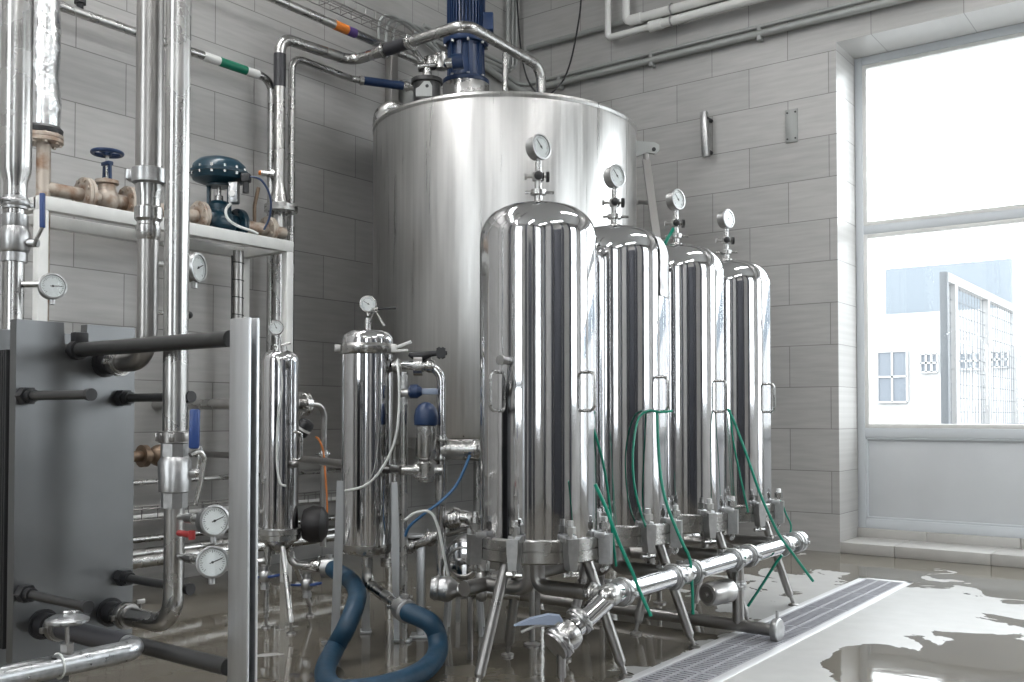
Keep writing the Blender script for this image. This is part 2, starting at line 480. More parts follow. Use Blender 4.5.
# window_1: fixed light over a lower light over a solid panel
def window_one():
    x0, x1, z0, z1 = W1; y = .445; w = .05
    fr = MB()
    zb, zr, zm = .14, .84, 2.335
    fr.box((x0 + .0275, y, (zb + z1) / 2), (.055, .07, z1 - zb), .006); fr.box((x1 - .0275, y, (zb + z1) / 2), (.055, .07, z1 - zb), .006)
    fr.box(((x0 + x1) / 2, y, z1 - .03), (x1 - x0 - .11, .068, .06), .004); fr.box(((x0 + x1) / 2, y, zb + .035), (x1 - x0 - .11, .068, .07), .004)
    wo = fr.build('window_1', FRAME, kind='structure')
    MB().box(((x0 + x1) / 2, y, zm), (x1 - x0 - .1, .06, .065), .006).build('transom', FRAME, wo)
    MB().box(((x0 + x1) / 2, y, zr), (x1 - x0 - .1, .066, .07), .006).build('rail', FRAME, wo)
    for (a, b) in ((zr + .035, zm - .032), (zm + .032, z1 - .06)):
        fs = MB()
        for (q0, q1) in ((x0 + .05, x0 + .085), (x1 - .085, x1 - .05)): fs.box(((q0 + q1) / 2, y - .004, (a + b) / 2), (q1 - q0, .05, b - a), .004)
        for (q0, q1) in ((a, a + .03), (b - .03, b)): fs.box(((x0 + x1) / 2, y - .003, (q0 + q1) / 2), (x1 - x0 - .1, .05, q1 - q0), .004)
        s = fs.build('sash', WHITE, wo)
        MB().box(((x0 + x1) / 2, y, (a + b) / 2), (x1 - x0 - .12, .006, b - a - .02)).build('pane', GLASS, s)
    pz0, pz1 = zb + .07, zr - .035
    pn = MB().box(((x0 + x1) / 2, y + .01, (pz0 + pz1) / 2), (x1 - x0 - .1, .03, pz1 - pz0), .003)
    po = pn.build('panel', PANEL, wo)
    bd = MB()
    for (q0, q1) in ((x0 + .055, x0 + .07),): bd.box(((q0 + q1) / 2, y - .012, (pz0 + pz1) / 2), (q1 - q0, .03, pz1 - pz0), .003)
    for (q0, q1) in ((pz0, pz0 + .015), (pz1 - .015, pz1)): bd.box(((x0 + x1) / 2, y - .012, (q0 + q1) / 2), (x1 - x0 - .1, .03, q1 - q0), .003)
    bd.build('beading', FRAME, po)
window_one()
SILL = mat('sill_tile', (0.46, 0.45, 0.43), 0.35, noise=0.08, scale=6)
def sill():
    mb = MB(); x = W1[0]; k = 0
    while x < W1[1] - .01:
        x2 = min(x + .6 if k else x + .37, W1[1])
        mb.box(((x + x2) / 2, .19, .038), (x2 - x - .004, .386, .076), .004)
        if k == 0: mb.box((x + .24, .435, .07), (.48, .1, .14), .003)
        else: mb.box((min((x + x2) / 2 + .11, W1[1] - (x2 - x) / 2), .435, .07), (x2 - x - .004, .1, .14), .003)
        x = x2; k += 1
    mb.build('trim_1', SILL, kind='structure')
sill()

def plain_window(name, axis, off, a0, a1, z0, z1):
    mb = MB()
    def b(p0, p1, q0, q1, t=.06, m=mb):
        c = ((p0 + p1) / 2, off, (q0 + q1) / 2); s = (p1 - p0, t, q1 - q0)
        if axis == 1: c = (c[1], c[0], c[2]); s = (s[1], s[0], s[2])
        m.box(c, s)
    b(a0, a0 + .06, z0, z1); b(a1 - .06, a1, z0, z1); b(a0, a1, z0, z0 + .06); b(a0, a1, z1 - .06, z1)
    mid = (a0 + a1) / 2; b(mid - .03, mid + .03, z0, z1); zc = (z0 + z1) * .5; b(a0, a1, zc - .03, zc + .03)
    wo = mb.build(name, FRAME, kind='structure')
    p = MB(); b(a0 + .05, a1 - .05, z0 + .05, z1 - .05, .006, p); p.build('pane', GLASS, wo)
plain_window('window_2', 0, .3, 6.2, 8.95, 0.3, 3.6)
for k, r in enumerate(RW): plain_window('window_%d' % (3 + k), 1, XR + .2, *r)
for k, r in enumerate(FWN): plain_window('window_%d' % (4 + k), 0, YF - .2, *r)

# drain channel in the floor -------------------------------------------------------------
def drain():
    t = thing('floor_drain', 'long stainless floor drain with slotted grating set in the wet floor', 'drain', ((DX0 + DX1) / 2, -3, -.06))
    y0 = -8.4
    r = MB()
    for x in (DX0 + .02, DX1 - .02): r.box((x, (y0 + DY1) / 2, -.004), (.04, DY1 - y0, .016), .002)
    r.box(((DX0 + DX1) / 2, DY1 - .02, -.004), (DX1 - DX0, .04, .016), .002)
    r.build('rim', GRIM, t)
    c = MB()
    c.box(((DX0 + DX1) / 2, (y0 + DY1) / 2, -.17), (DX1 - DX0 - .002, DY1 - y0 - .002, .02))
    for x in (DX0 + .006, DX1 - .006): c.box((x, (y0 + DY1) / 2, -.09), (.01, DY1 - y0 - .002, .15))
    c.build('channel', TROUGH, t)
    xa, xb = DX0 + .042, DX1 - .042
    y = DY1 - .045; ln = .5
    while y - ln > -5.2:
        g = MB()
        for k in range(4):
            x = xa + (xb - xa) * k / 3
            g.box((x, y - ln / 2, -.007), (.014, ln - .006, .02))
        n = 18
        for k in range(n + 1): g.box(((xa + xb) / 2, y - .006 - (ln - .012) * k / n, -.003), (xb - xa, .012, .010))
        g.build('grating', GRATE, t)
        y -= ln
drain()

# unseen dark columns and doors, added to put dark stripes in the polished steel
DKS = mat('dark_steel_door', (0.075, 0.08, 0.095), 0.4, 0.3)
def added_reflection_shapes():
    k = 2
    for (x, y, sx, sy) in ((.5, YF + .2, .3, .3), (4.3, YF + .2, .35, .3), (6.2, YF + .2, .35, .3), (XR - .2, -9.6, .3, .4), (XR - .2, -7.2, .3, .4), (XR - .2, -4.6, .3, .4), (XR - .2, -3.0, .3, .4)):
        MB().box((x, y, ZC / 2), (sx, sy, ZC), .01).build('trim_%d' % k, DKS, kind='structure'); k += 1
    for n, (c, sz) in enumerate((((XR - .04, -5.9, 1.75), (.08, 1.9, 3.5)), ((5.3, YF + .04, 1.6), (.8, .08, 3.2)))):
        m = MB().box(c, sz, .01)
        d = m.build('door_%d' % (n + 1), DKS, kind='structure')
        h = V(c) + (V((-.06, .8, -.7)) if n == 0 else V((.5, .06, -.6)))
        MB().box(h, (.04, .04, .25), .01).build('door_handle', PIPE, d)
added_reflection_shapes()

# unseen lamps added as fill light ------------------------------------------------------------------------------------
for k, (x, y) in enumerate(((0.8, -4.4), (1.0, -7.0), (1.8, -9.0), (4.6, -1.7), (4.6, -8.6), (7.4, -5.0), (7.4, -8.6))):
    l = MB().box((x, y, ZC - .05), (.34, 2.4, .1), .01).build('ceiling_lamp', WHITE, label='white linear ceiling lamp above the hall', cat='lamp', group='linear ceiling lamps')
    MB().box((x, y, ZC - .105), (.28, 2.3, .012)).build('diffuser', FILL_LAMP, l)

# outside ------------------------------------------------------------------------------------
def outside():
    MB().box((6, 20, -.35), (80, 38, .1)).build('ground', YARD, kind='structure')
    Y = 19.0
    a = bw(820, 315, Y); b = bw(877, 262, Y); c = bw(1024, 315, Y)
    zt = bw(877, 315, Y).z; z2 = bw(877, 266, Y).z
    bl = MB().box(((a.x - 3 + 30) / 2, Y + 3, (zt - .3) / 2), (30 - a.x + 3, 6, zt + .3))
    bo = bl.build('pale_building', BUILD, label='pale rendered building across the yard seen through the window', cat='building')
    MB().box(((b.x + 30) / 2, Y + 3.2, (zt + z2) / 2 + .002), (30 - b.x, 5, z2 - zt)).build('upper_storey', BUILDB, bo)
    def win(u0, u1, v0, v1, nm, bars):
        p = bw(u0, v0, Y); q = bw(u1, v1, Y)
        w = MB().box(((p.x + q.x) / 2, Y - .02, (p.z + q.z) / 2), (q.x - p.x, .06, p.z - q.z)).build(nm, BWIN, bo)
        f = MB()
        for k in range(bars + 1): f.box((p.x + (q.x - p.x) * k / bars, Y - .06, (p.z + q.z) / 2), (.05, .06, p.z - q.z))
        for z in (p.z, (p.z + q.z) / 2, q.z): f.box(((p.x + q.x) / 2, Y - .06, z), (q.x - p.x, .06, .05))
        f.build('window_bars', BUILD, w)
    win(878, 908, 352, 402, 'window', 2)
    win(921, 938, 354, 372, 'window', 3); win(960, 981, 353, 369, 'window', 3); win(992, 1009, 352, 367, 'window', 3); win(1019, 1040, 351, 366, 'window', 3)
    # fence running away from the wall
    Yf = 3.2
    p0 = bw(944, 272, Yf); h = p0.z + .3
    t = thing('yard_fence', 'white framed mesh fence running away from the window outside', 'fence', (p0.x, Yf + 2, -.3))
    def end(u):
        return p0.x, lw(u, 300, p0.x).y
    MB().box((p0.x, Yf, h / 2 - .3), (.07, .07, h), .004).build('post', FPOST, t)
    ys = [lw(954, 300, p0.x + .02).y, lw(985, 300, p0.x).y, lw(1014, 310, p0.x).y, lw(1040, 310, p0.x).y]
    for y in ys: MB().box((p0.x + .0, y, h / 2 - .31), (.09, .09, h - .03), .004).build('post', FWHITE, t)
    MB().beam((p0.x, Yf, p0.z - .05), (p0.x, ys[-1] + .5, p0.z - .05), .08, .09).build('top_rail', FWHITE, t)
    wm = MB(); y = Yf + .1
    while y < ys[-1]:
        wm.cyl((p0.x, y, 0), (p0.x, y, p0.z - .1), .005, n=5); y += .14
    for k in range(14): wm.cyl((p0.x, Yf, .3 + k * .14), (p0.x, ys[-1], .3 + k * .14), .004, n=5)
    wm.build('wire_mesh', FPOST, t)
outside()
#%%TANK
# ---------------------------------------------------------------- big tank
TC = V((1.016, -1.562, 0)); TR = 0.90
TZ0 = 0.84; TZ1 = at(507, 94, 5.82).z
def tank():
    t = thing('mixing_tank', 'large brushed stainless steel tank standing in the corner behind the filters', 'tank', (TC.x, TC.y, 0))
    MB().lathe(TC, UP, [(TZ0 - .20, 0), (TZ0 - .17, TR * .4), (TZ0 - .06, TR * .86), (TZ0 - .01, TR * .985), (TZ0 + .03, TR), (TZ1 - .045, TR), (TZ1 - .02, TR * .997)], 96).build('shell', BRUSH, t)
    MB().lathe(TC, UP, [(TZ1 - .02, TR), (TZ1 - .004, TR + .006), (TZ1 + .012, TR), (TZ1 + .012, TR - .03), (TZ1 + .07, TR * .5), (TZ1 + .09, 0)], 96).build('lid', BRUSH, t)
    for k in range(4):
        a = math.radians(52 + 90 * k); p = TC + V((math.cos(a), math.sin(a), 0)) * (TR - .12)
        MB().cyl(p, p + UP * (TZ0 + .04), .04, n=20).cyl(p, p + UP * .03, .07, n=20).build('leg', PIPE, t)
    # lifting lug on the right
    c = at(640, 152, 6.62); c.z = at(645, 150, 6.62).z
    MB().prism([(-.06, -.06), (.05, -.02), (.10, -.03), (.13, -.005), (.13, .03), (.10, .05), (-.06, .06)], c, RT, UP, .03).build('lifting_lug', CONDUIT, t)
    q = at(653.5, 150, 6.62)
    MB().cyl(q - FW * .02, q + FW * .02, .014, n=12).build('lug_hole', BLACK, t)
    c2 = at(408, 90, 6.2)
    # small lug on the top left edge
    c3 = at(424, 92, 6.05)
    MB().prism([(-.05, -.03), (.05, -.03), (.05, .04), (.035, .065), (.0, .065), (-.03, .03), (-.05, .02)], c3, RT, UP, .02).build('lifting_lug', CONDUIT, t)
    MB().cyl(c3 - FW * .012 + RT * .02 + UP * .035, c3 + FW * .012 + RT * .02 + UP * .035, .011, n=12).build('lug_hole', BLACK, t)
    # overflow elbow on the left flank
    e = at(389, 112, 6.65)
    pts = [e + V((.25, .05, .03)), e + V((.0, .0, .03)), e + V((-.045, 0, -.06))]
    MB().tube(smooth_curve([at(404, 112, 6.5), at(396, 108, 6.5), at(388, 109, 6.5), at(381, 115, 6.52), at(379, 127, 6.55)], 5), .046, 20).build('overflow_elbow', PIPE, t)
tank()

def ladder_rod():
    a = at(646, 160, 6.55); b = at(657, 240, 6.3)
    d = (b - a)
    mb = MB().beam(a, a + d * 2.2, .05, .03, up=FW)
    mb.beam(a + d * .55 + RT * .0, at(640, 202, 6.55), .03, .03)
    mb.cyl(a + UP * .04, a - UP * .03, .02, n=10)
    mb.build('strut', BARL, label='slanting steel flat bar strut hanging from the lug on the tank right side', cat='strut')
ladder_rod()

def motor():
    D = 6.7
    b = at(466, 92, D); s = D / FPX
    zz = lambda v: at(466, v, D).z
    c = V((b.x, b.y, 0)); z0 = TZ1 + .03
    t = thing('agitator_motor', 'blue gear motor standing on top of the big tank', 'motor', (c.x, c.y, z0))
    def L(name, m, prof, n=32): return MB().lathe(c, UP, [(zz(v) if v is not None else z0, r * s) for v, r in prof], n).build(name, m, t)
    L('collar', PIPE, [(None, 23.5), (86, 23.5), (85, 22)])
    L('lower_flange', NAVY, [(85.5, 23), (84.5, 23.6), (81.5, 23.6), (80.5, 22.5)])
    g = MB().lathe(c, UP, [(zz(81), 19.5 * s), (zz(76), 18.5 * s), (zz(48), 16 * s), (zz(44), 19 * s)], 32)
    for k in range(10):
        a = 2 * PI * k / 10; d = V((math.cos(a), math.sin(a), 0))
        g.beam(c + d * 17.6 * s + UP * zz(79), c + d * 17 * s + UP * zz(46), .03, .02, up=d)
    g.build('gear_housing', NAVY, t)
    L('upper_flange', NAVY, [(46, 22), (44.5, 23), (38, 23), (36, 22), (35, 20)])
    m = MB().lathe(c, UP, [(zz(36), 17 * s), (zz(-40), 17 * s), (zz(-44), 15 * s), (zz(-60), 15 * s)], 32)
    for k in range(36):
        a = 2 * PI * k / 36; d = V((math.cos(a), math.sin(a), 0))
        m.beam(c + d * 17.6 * s + UP * zz(30), c + d * 17.6 * s + UP * zz(-38), .008, 3.6 * s, up=d)
    m.build('finned_body', NAVY, t)
    q = c + RT * 20.5 * s + UP * zz(24)
    MB().box(q, (.1, .12, zz(15) - zz(33)), .01, rz=YAW).build('terminal_box', NAVY, t)
    for k in range(8):
        a = 2 * PI * k / 8; d = V((math.cos(a), math.sin(a), 0))
        MB().cyl(c + d * 21 * s + UP * zz(48), c + d * 21 * s + UP * zz(33), .011, n=6).build('bolt', CAST, t)
        MB().cyl(c + d * 21.4 * s + UP * zz(87), c + d * 21.4 * s + UP * zz(79), .011, n=6).build('bolt', CAST, t)
motor()

# pipes at the top left -------------------------------------------------------------------------
SHZ = 2.0
def top_pipes():
    # main feed pipe
    x = .20
    A = lw(279, 205, x); B = lw(280, 37, x); zB = B.z
    C = lw(352, 61, x); yC = C.y
    E_ = bw(466, 24, yC); xD = E_.x; zD = bw(466, 24, yC).z
    Fp = lw(541, 67, xD)
    yE = Fp.y
    zl = (zB + bw(352, 61, yC).z + zD) / 3
    zC = (C.z + bw(352, 61, yC).z) / 2
    pts = [V((x, A.y, .1)), V((x, A.y, B.z)), V((x, yC, zC)), V((xD, yC, zD)), V((xD, yE, Fp.z)), V((xD, yE, TZ1))]

    r = .036
    o = MB().tube(pts, r, 20, bend=.10).build('feed_pipe', PIPE, label='steel pipe with a black band rising beside the rack, stepping over onto the tank top', cat='pipe')
    za, zb = lw(279, 87, x).z, lw(279, 54, x).z
    MB().cyl((x, A.y, za), (x, A.y, zb), r + .003, n=20).build('black_band', DARKB, o, label='black band')
    xs = [bw(u, 50, yC).x for u in (384, 410)]
    zx = lambda q: zC + (zD - zC) * (q - x) / (xD - x)
    MB().cyl((xs[0] + .03, yC, zx(xs[0] + .03)), (xs[1] - .03, yC, zx(xs[1] - .03)), r + .006, n=20).build('black_sleeve', DARKB, o, label='black sleeve')
    for xx in xs: clamp(o, (xx, yC, zx(xx)), EX, r)
    fm = MB(); z = lw(283, 210, x).z
    flange(fm, (x + .02, A.y, z), UP, .105, .022, 8, .009)
    fm.build('flange', PIPE, o)
    MB().lathe((x, A.y, z), UP, [(.02, .06), (.06, .055), (.16, r)], 20).build('reducer', PIPE, o)
    clamp(o, (xD, yE, TZ1 + .09), UP, r)
    # thinner pipe with blue sleeve
    x3 = .13
    A3 = lw(291, 205, x3); z3 = lw(291, 56, x3).z
    G = lw(352, 81, x3); y3 = G.y
    H = fl(404, 86, z3)
    o3 = MB().tube([V((x3, A3.y, .1)), V((x3, A3.y, z3)), V((x3, y3, z3)), H, H + (H - V((x3, y3, z3))).normalized() * .12], .024, 16, bend=.09).build('dosing_pipe', PIPE, label='thin steel pipe with a blue sleeve beside the tall pipe, ending at the tank rim', cat='pipe')
    g0 = V((x3, y3, z3)); d = (H - g0); L = d.length; d.normalize()
    MB().cyl(g0 + d * (L * .18), g0 + d * (L * .98), .03, n=16).build('blue_sleeve', NAVY, o3, label='navy blue sleeve')
    clamp(o3, g0 + d * .07, d, .024); clamp(o3, H + d * .02, d, .024)
    MB().cyl(H + d * .10, H + d * .10 - UP * .25, .024, n=16).ball(H + d * .1, .045).build('end_valve', PIPE, o3)
    # pipe with green band
    x4 = .12
    za = lw(230, 65, x4).z; y4 = lw(272, 82, x4).y
    o4 = MB().tube([V((x4, -6.6, za)), V((x4, y4, za)), V((x4, y4, SHZ - 1.9))], .026, 16, bend=.09).build('return_pipe', PIPE, label='steel pipe with a green band along the left wall above the rack', cat='pipe')
    ya, yb = lw(219, 62, x4).y, lw(246, 70, x4).y
    MB().cyl((x4, ya, za), (x4, yb, za), .028, n=16).build('green_band', GREENB, o4, label='green band')
    ya, yb = lw(203, 57, x4).y, lw(258, 76, x4).y
    for (p, q) in ((ya, lw(219, 62, x4).y), (lw(246, 70, x4).y, yb)):
        MB().cyl((x4, p, za), (x4, q, za), .0275, n=16).build('white_band', WPVC, o4, label='white band')
    yv = lw(80, 12, x4).y
    MB().cyl((x4, yv, za), (x4, yv, za + .12), .018, n=12).cyl((x4, yv, za + .05), (x4, yv, za + .075), .034, n=6).box((x4, yv, za + .13), (.05, .12, .02), .005).build('vent_valve', BLACK, o4)
    # upper pipe with orange and purple bands
    x1 = .24
    z1 = lw(340, 27, x1).z; yb1 = lw(432, 72, x1).y
    o1 = MB().tube([V((x1, -6.6, z1)), V((x1, yb1, z1)), V((x1 + .45, yb1, z1))], .03, 16, bend=.08).build('overhead_pipe', PIPE, label='overhead steel pipe with orange and purple bands above the feed pipe', cat='pipe')
    for (u0, u1, m, nm) in ((334, 347, ORANGE, 'orange_band'), (347, 355, PURPLE, 'purple_band')):
        MB().cyl((x1, lw(u0, 24, x1).y, z1), (x1, lw(u1, 30, x1).y, z1), .032, n=16).build(nm, m, o1, label=nm.replace('_', ' '))
    clamp(o1, (x1, lw(418, 64, x1).y, z1), EY, .03); clamp(o1, (x1 + .3, yb1, z1), EX, .03)
    # wire cable tray on the wall
    def tray(z, y0, y1, xx0, xx1, label, hgt=.06):
        m = MB()
        for xx, zz in ((xx0, z + hgt), (xx0, z), ((xx0 + xx1) / 2, z), (xx1, z), (xx1, z + hgt)):
            m.cyl((xx, y0, zz), (xx, y1, zz), .0035, n=6)
        y = y0
        while y < y1:
            m.tube([(xx0, y, z + hgt), (xx0, y, z), (xx1, y, z), (xx1, y, z + hgt)], .003, 5); y += .1
        o = m.build('cable_tray', PIPED, label=label, cat='cable tray')
        c = MB(); rnd = random.Random(3)
        for k in range(5):
            pts = [V((xx0 + .02 + k * (xx1 - xx0 - .04) / 4 + rnd.uniform(-.006, .006), y0 + (y1 - y0) * j / 14, z + .011 + .006 * rnd.random())) for j in range(15)]
            c.tube(smooth_curve(pts, 2), .006, 6)
        return o, c
    zt = lw(380, 28, .12).z
    tray(zt, -5.5, lw(416, 44, .12).y, .06, .2, 'wire mesh cable tray high on the left wall above the banded pipe')
    zt = lw(180, 515, .12).z
    tray(zt, -5.2, -2.0, .05, .2, 'wire mesh cable tray low on the left wall behind the filters')[1].build('cables', WPVC, label='pale cables lying in the low wall tray', cat='cable')
    # conduit and pipework cluster behind the motor
    p = lw(393, 60, .08)
    MB().box((.035, lw(393, 80, .05).y, (lw(393, 45, .05).z + lw(393, 300, .05).z) / 2), (.07, .07, lw(393, 45, .05).z - lw(393, 300, .05).z), .004).build('steel_channel', BARL, label='upright grey steel channel on the left wall behind the tank', cat='channel')
    j = MB().box((.07, lw(402, 85, .08).y + .15, lw(402, 88, .1).z - .05), (.14, .2, .3), .01).build('junction_box', CONDUIT, label='grey junction box on the left wall above the tank rim', cat='junction box')
    # bent conduits near the junction box
    for k in range(3):
        pts = [lw(379 + k * 7, 50 + k * 3, .06), lw(380 + k * 8, 22 + k * 2, .08), lw(392 + k * 12, 16 + k * 5, .10), lw(412 + k * 9, 30 + k * 4, .09), lw(440 + k * 4, 55 + k * 5, .06)]
        MB().tube(smooth_curve(pts, 6), .013 + .003 * (k == 1), 10).build('flexible_conduit', CONDUIT, label=['grey flexible conduit arching over the wall tray, leftmost', 'grey flexible conduit arching over the wall tray, middle of three', 'grey flexible conduit arching over the wall tray, nearest the motor'][k], cat='conduit', group='flexible conduits')
    # stubs and manway on tank top behind the motor
    a = at(420, 70, 6.6)
    t = MB().cyl(at(427, 104, 6.45), at(427, 82, 6.45), .09, n=28).cyl(at(427, 84, 6.45), at(427, 80, 6.45), .105, n=28).build('manway_neck', BAR, label='dull steel manway neck on the tank top left of the motor', cat='manway')
    vz = at(445, 62, 6.45)
    v = MB().cyl(at(418, 67, 6.45), at(460, 62, 6.45), .035, n=16).cyl(at(432, 66, 6.45), at(432, 58, 6.45), .055, n=16).cyl(at(441, 69, 6.45), at(441, 54, 6.45), .045, n=16).cyl(at(427, 82, 6.45), at(427, 64, 6.45), .03, n=16).tube([at(425, 66, 6.45), at(414, 50, 6.45), at(408, 36, 6.5)], .02, 12, bend=.05).build('inlet_valve', PIPE, label='steel inlet valve with blue knob just left of the motor', cat='valve')
    MB().cyl(at(452, 62, 6.4), at(463, 61, 6.4), .05, n=20).build('knob', NAVY, v)
    # small vent on the tank top
    q = at(505, 90, 6.3)
    o = MB().cyl(V((q.x, q.y, TZ1 + .02)), q + UP * .24, .017, n=12).build('vent_pipe', PIPE, label='short thin vent pipe standing on the tank top right of the motor', cat='pipe')
    MB().cyl(V((q.x, q.y, TZ1 + .04)), V((q.x, q.y, TZ1 + .11)), .04, n=16).box(V((q.x, q.y, TZ1 + .10)) - RT * .05, (.06, .04, .04), .01).build('vent_base', PIPED, o)
top_pipes()

# conduits and white pipes on the back wall ----------------------------------------------------
def back_wall_bits():
    z = bw(700, 49, -.04).z
    o = MB().tube([lw(470, 56, .05), V((.05, -.05, z)), V((7.5, -.05, z))], .027, 12, bend=.1).build('cable_conduit', CONDUIT, label='long grey conduit across the back wall under the white pipes', cat='conduit')
    MB().tube([lw(470, 50, .04), V((.04, -.04, z + .06)), V((7.5, -.04, z + .06))], .016, 10, bend=.1).build('upper_run', CONDUIT, o)
    for u in (560, 652, 760): MB().box(bw(u, 0, -.04) * 0 + V((bw(u, 50, -.04).x, -.035, z)), (.03, .07, .1), .004).build('bracket', CONDUIT, o)
    zz = bw(580, 34, -.05).z
    MB().tube([V((.12, -.05, zz)), V((7.5, -.05, zz))], .022, 12).build('slim_rail', CONDUIT, label='slim grey rail on the back wall behind the white pipes', cat='rail')
    # white plastic pipes
    y = -.12
    for (u, vt, vr, u2, lab) in ((608, -30, 38, 652, 'white plastic pipe turning at the lower corner on the back wall, outer of two'), (626, -30, 22, 632, 'white plastic pipe turning just inside its twin on the back wall')):
        b = bw(u, vr, y)
        o = MB().tube([V((b.x, y, ZC - .01)), V((b.x, y, b.z)), V((7.5, y, b.z))], .026 if u == 608 else .03, 16, bend=.04).build('water_pipe', WPVC, label=lab, cat='pipe', group='white water pipes')
        s = bw(u2, vr, y)
        MB().cyl((s.x, y, b.z), (7.5, y, b.z), .036, n=18).cyl((s.x - .02, y, b.z), (s.x + .09, y, b.z), .043, n=18).build('thick_run', WPVC, o)
        xx = bw(672, 20, y).x
        m = MB().ring((xx, y, b.z), EX, .043, .006, 20, 6).cyl((xx, y, b.z), (xx, 0, b.z), .006, n=8)
        m.build('pipe_clip', CAST, o)
    # conduits beside the corner
    for k, u in enumerate((508, 512.5, 516)):
        p = lw(u, 40, .05)
        MB().tube([V((.05, p.y, ZC)), V((.05, p.y, z + .1 + .04 * k)), V((.05, p.y - 1.2, z + .1 + .04 * k))], .016, 10, bend=.06).build('corner_conduit', CONDUIT, label=['grey corner conduit nearest the motor, first of three', 'grey corner conduit, middle of three', 'grey corner conduit nearest the room corner'][k], cat='conduit', group='conduits dropping beside the corner')
    # hanging black cable
    pts = [bw(584, -60, -.3), bw(581, 0, -.35), bw(578, 25, -.4), bw(571, 60, -.5), bw(562, 82, -.7), bw(548, 95, -1.0), bw(537, 93, -1.0), bw(527, 78, -.6), bw(521, 50, -.3), bw(517, 0, -.2), bw(515, -50, -.2)]
    MB().tube(smooth_curve(pts, 6), .007, 8).build('hanging_cable', BLACK, label='black cable looping down behind the tank against the back wall', cat='cable')
    # steel bar bracket
    p = bw(704, 112, -.09); q = bw(706, 157, -.09)
    t = MB().beam(p, q, .055, .045, up=EY, bev=.006).build('standoff_bracket', CAST, label='small upright steel bar standing off the back wall', cat='bracket')
    for v in (120, 152):
        c = bw(706, v, -.05); MB().cyl(V((c.x + .02, -.1, c.z)), V((c.x + .02, 0, c.z)), .016, n=10).build('standoff', BLACK, t)
    p = bw(792, 126, 0); w = .09; h = bw(792, 109, 0).z - bw(792, 142, 0).z
    o = MB().box((p.x, -.006, p.z), (w, .012, h), .003).build('cover_plate', CONDUIT, label='flat grey metal cover plate screwed to the back wall', cat='cover plate')
    m = MB()
    for sx in (-1, 1):
        for sz in (-1, 1): m.cyl((p.x + sx * .03, -.017, p.z + sz * (h / 2 - .025)), (p.x + sx * .03, -.01, p.z + sz * (h / 2 - .025)), .007, n=8)
    m.build('screws', BLACK, o)
back_wall_bits()
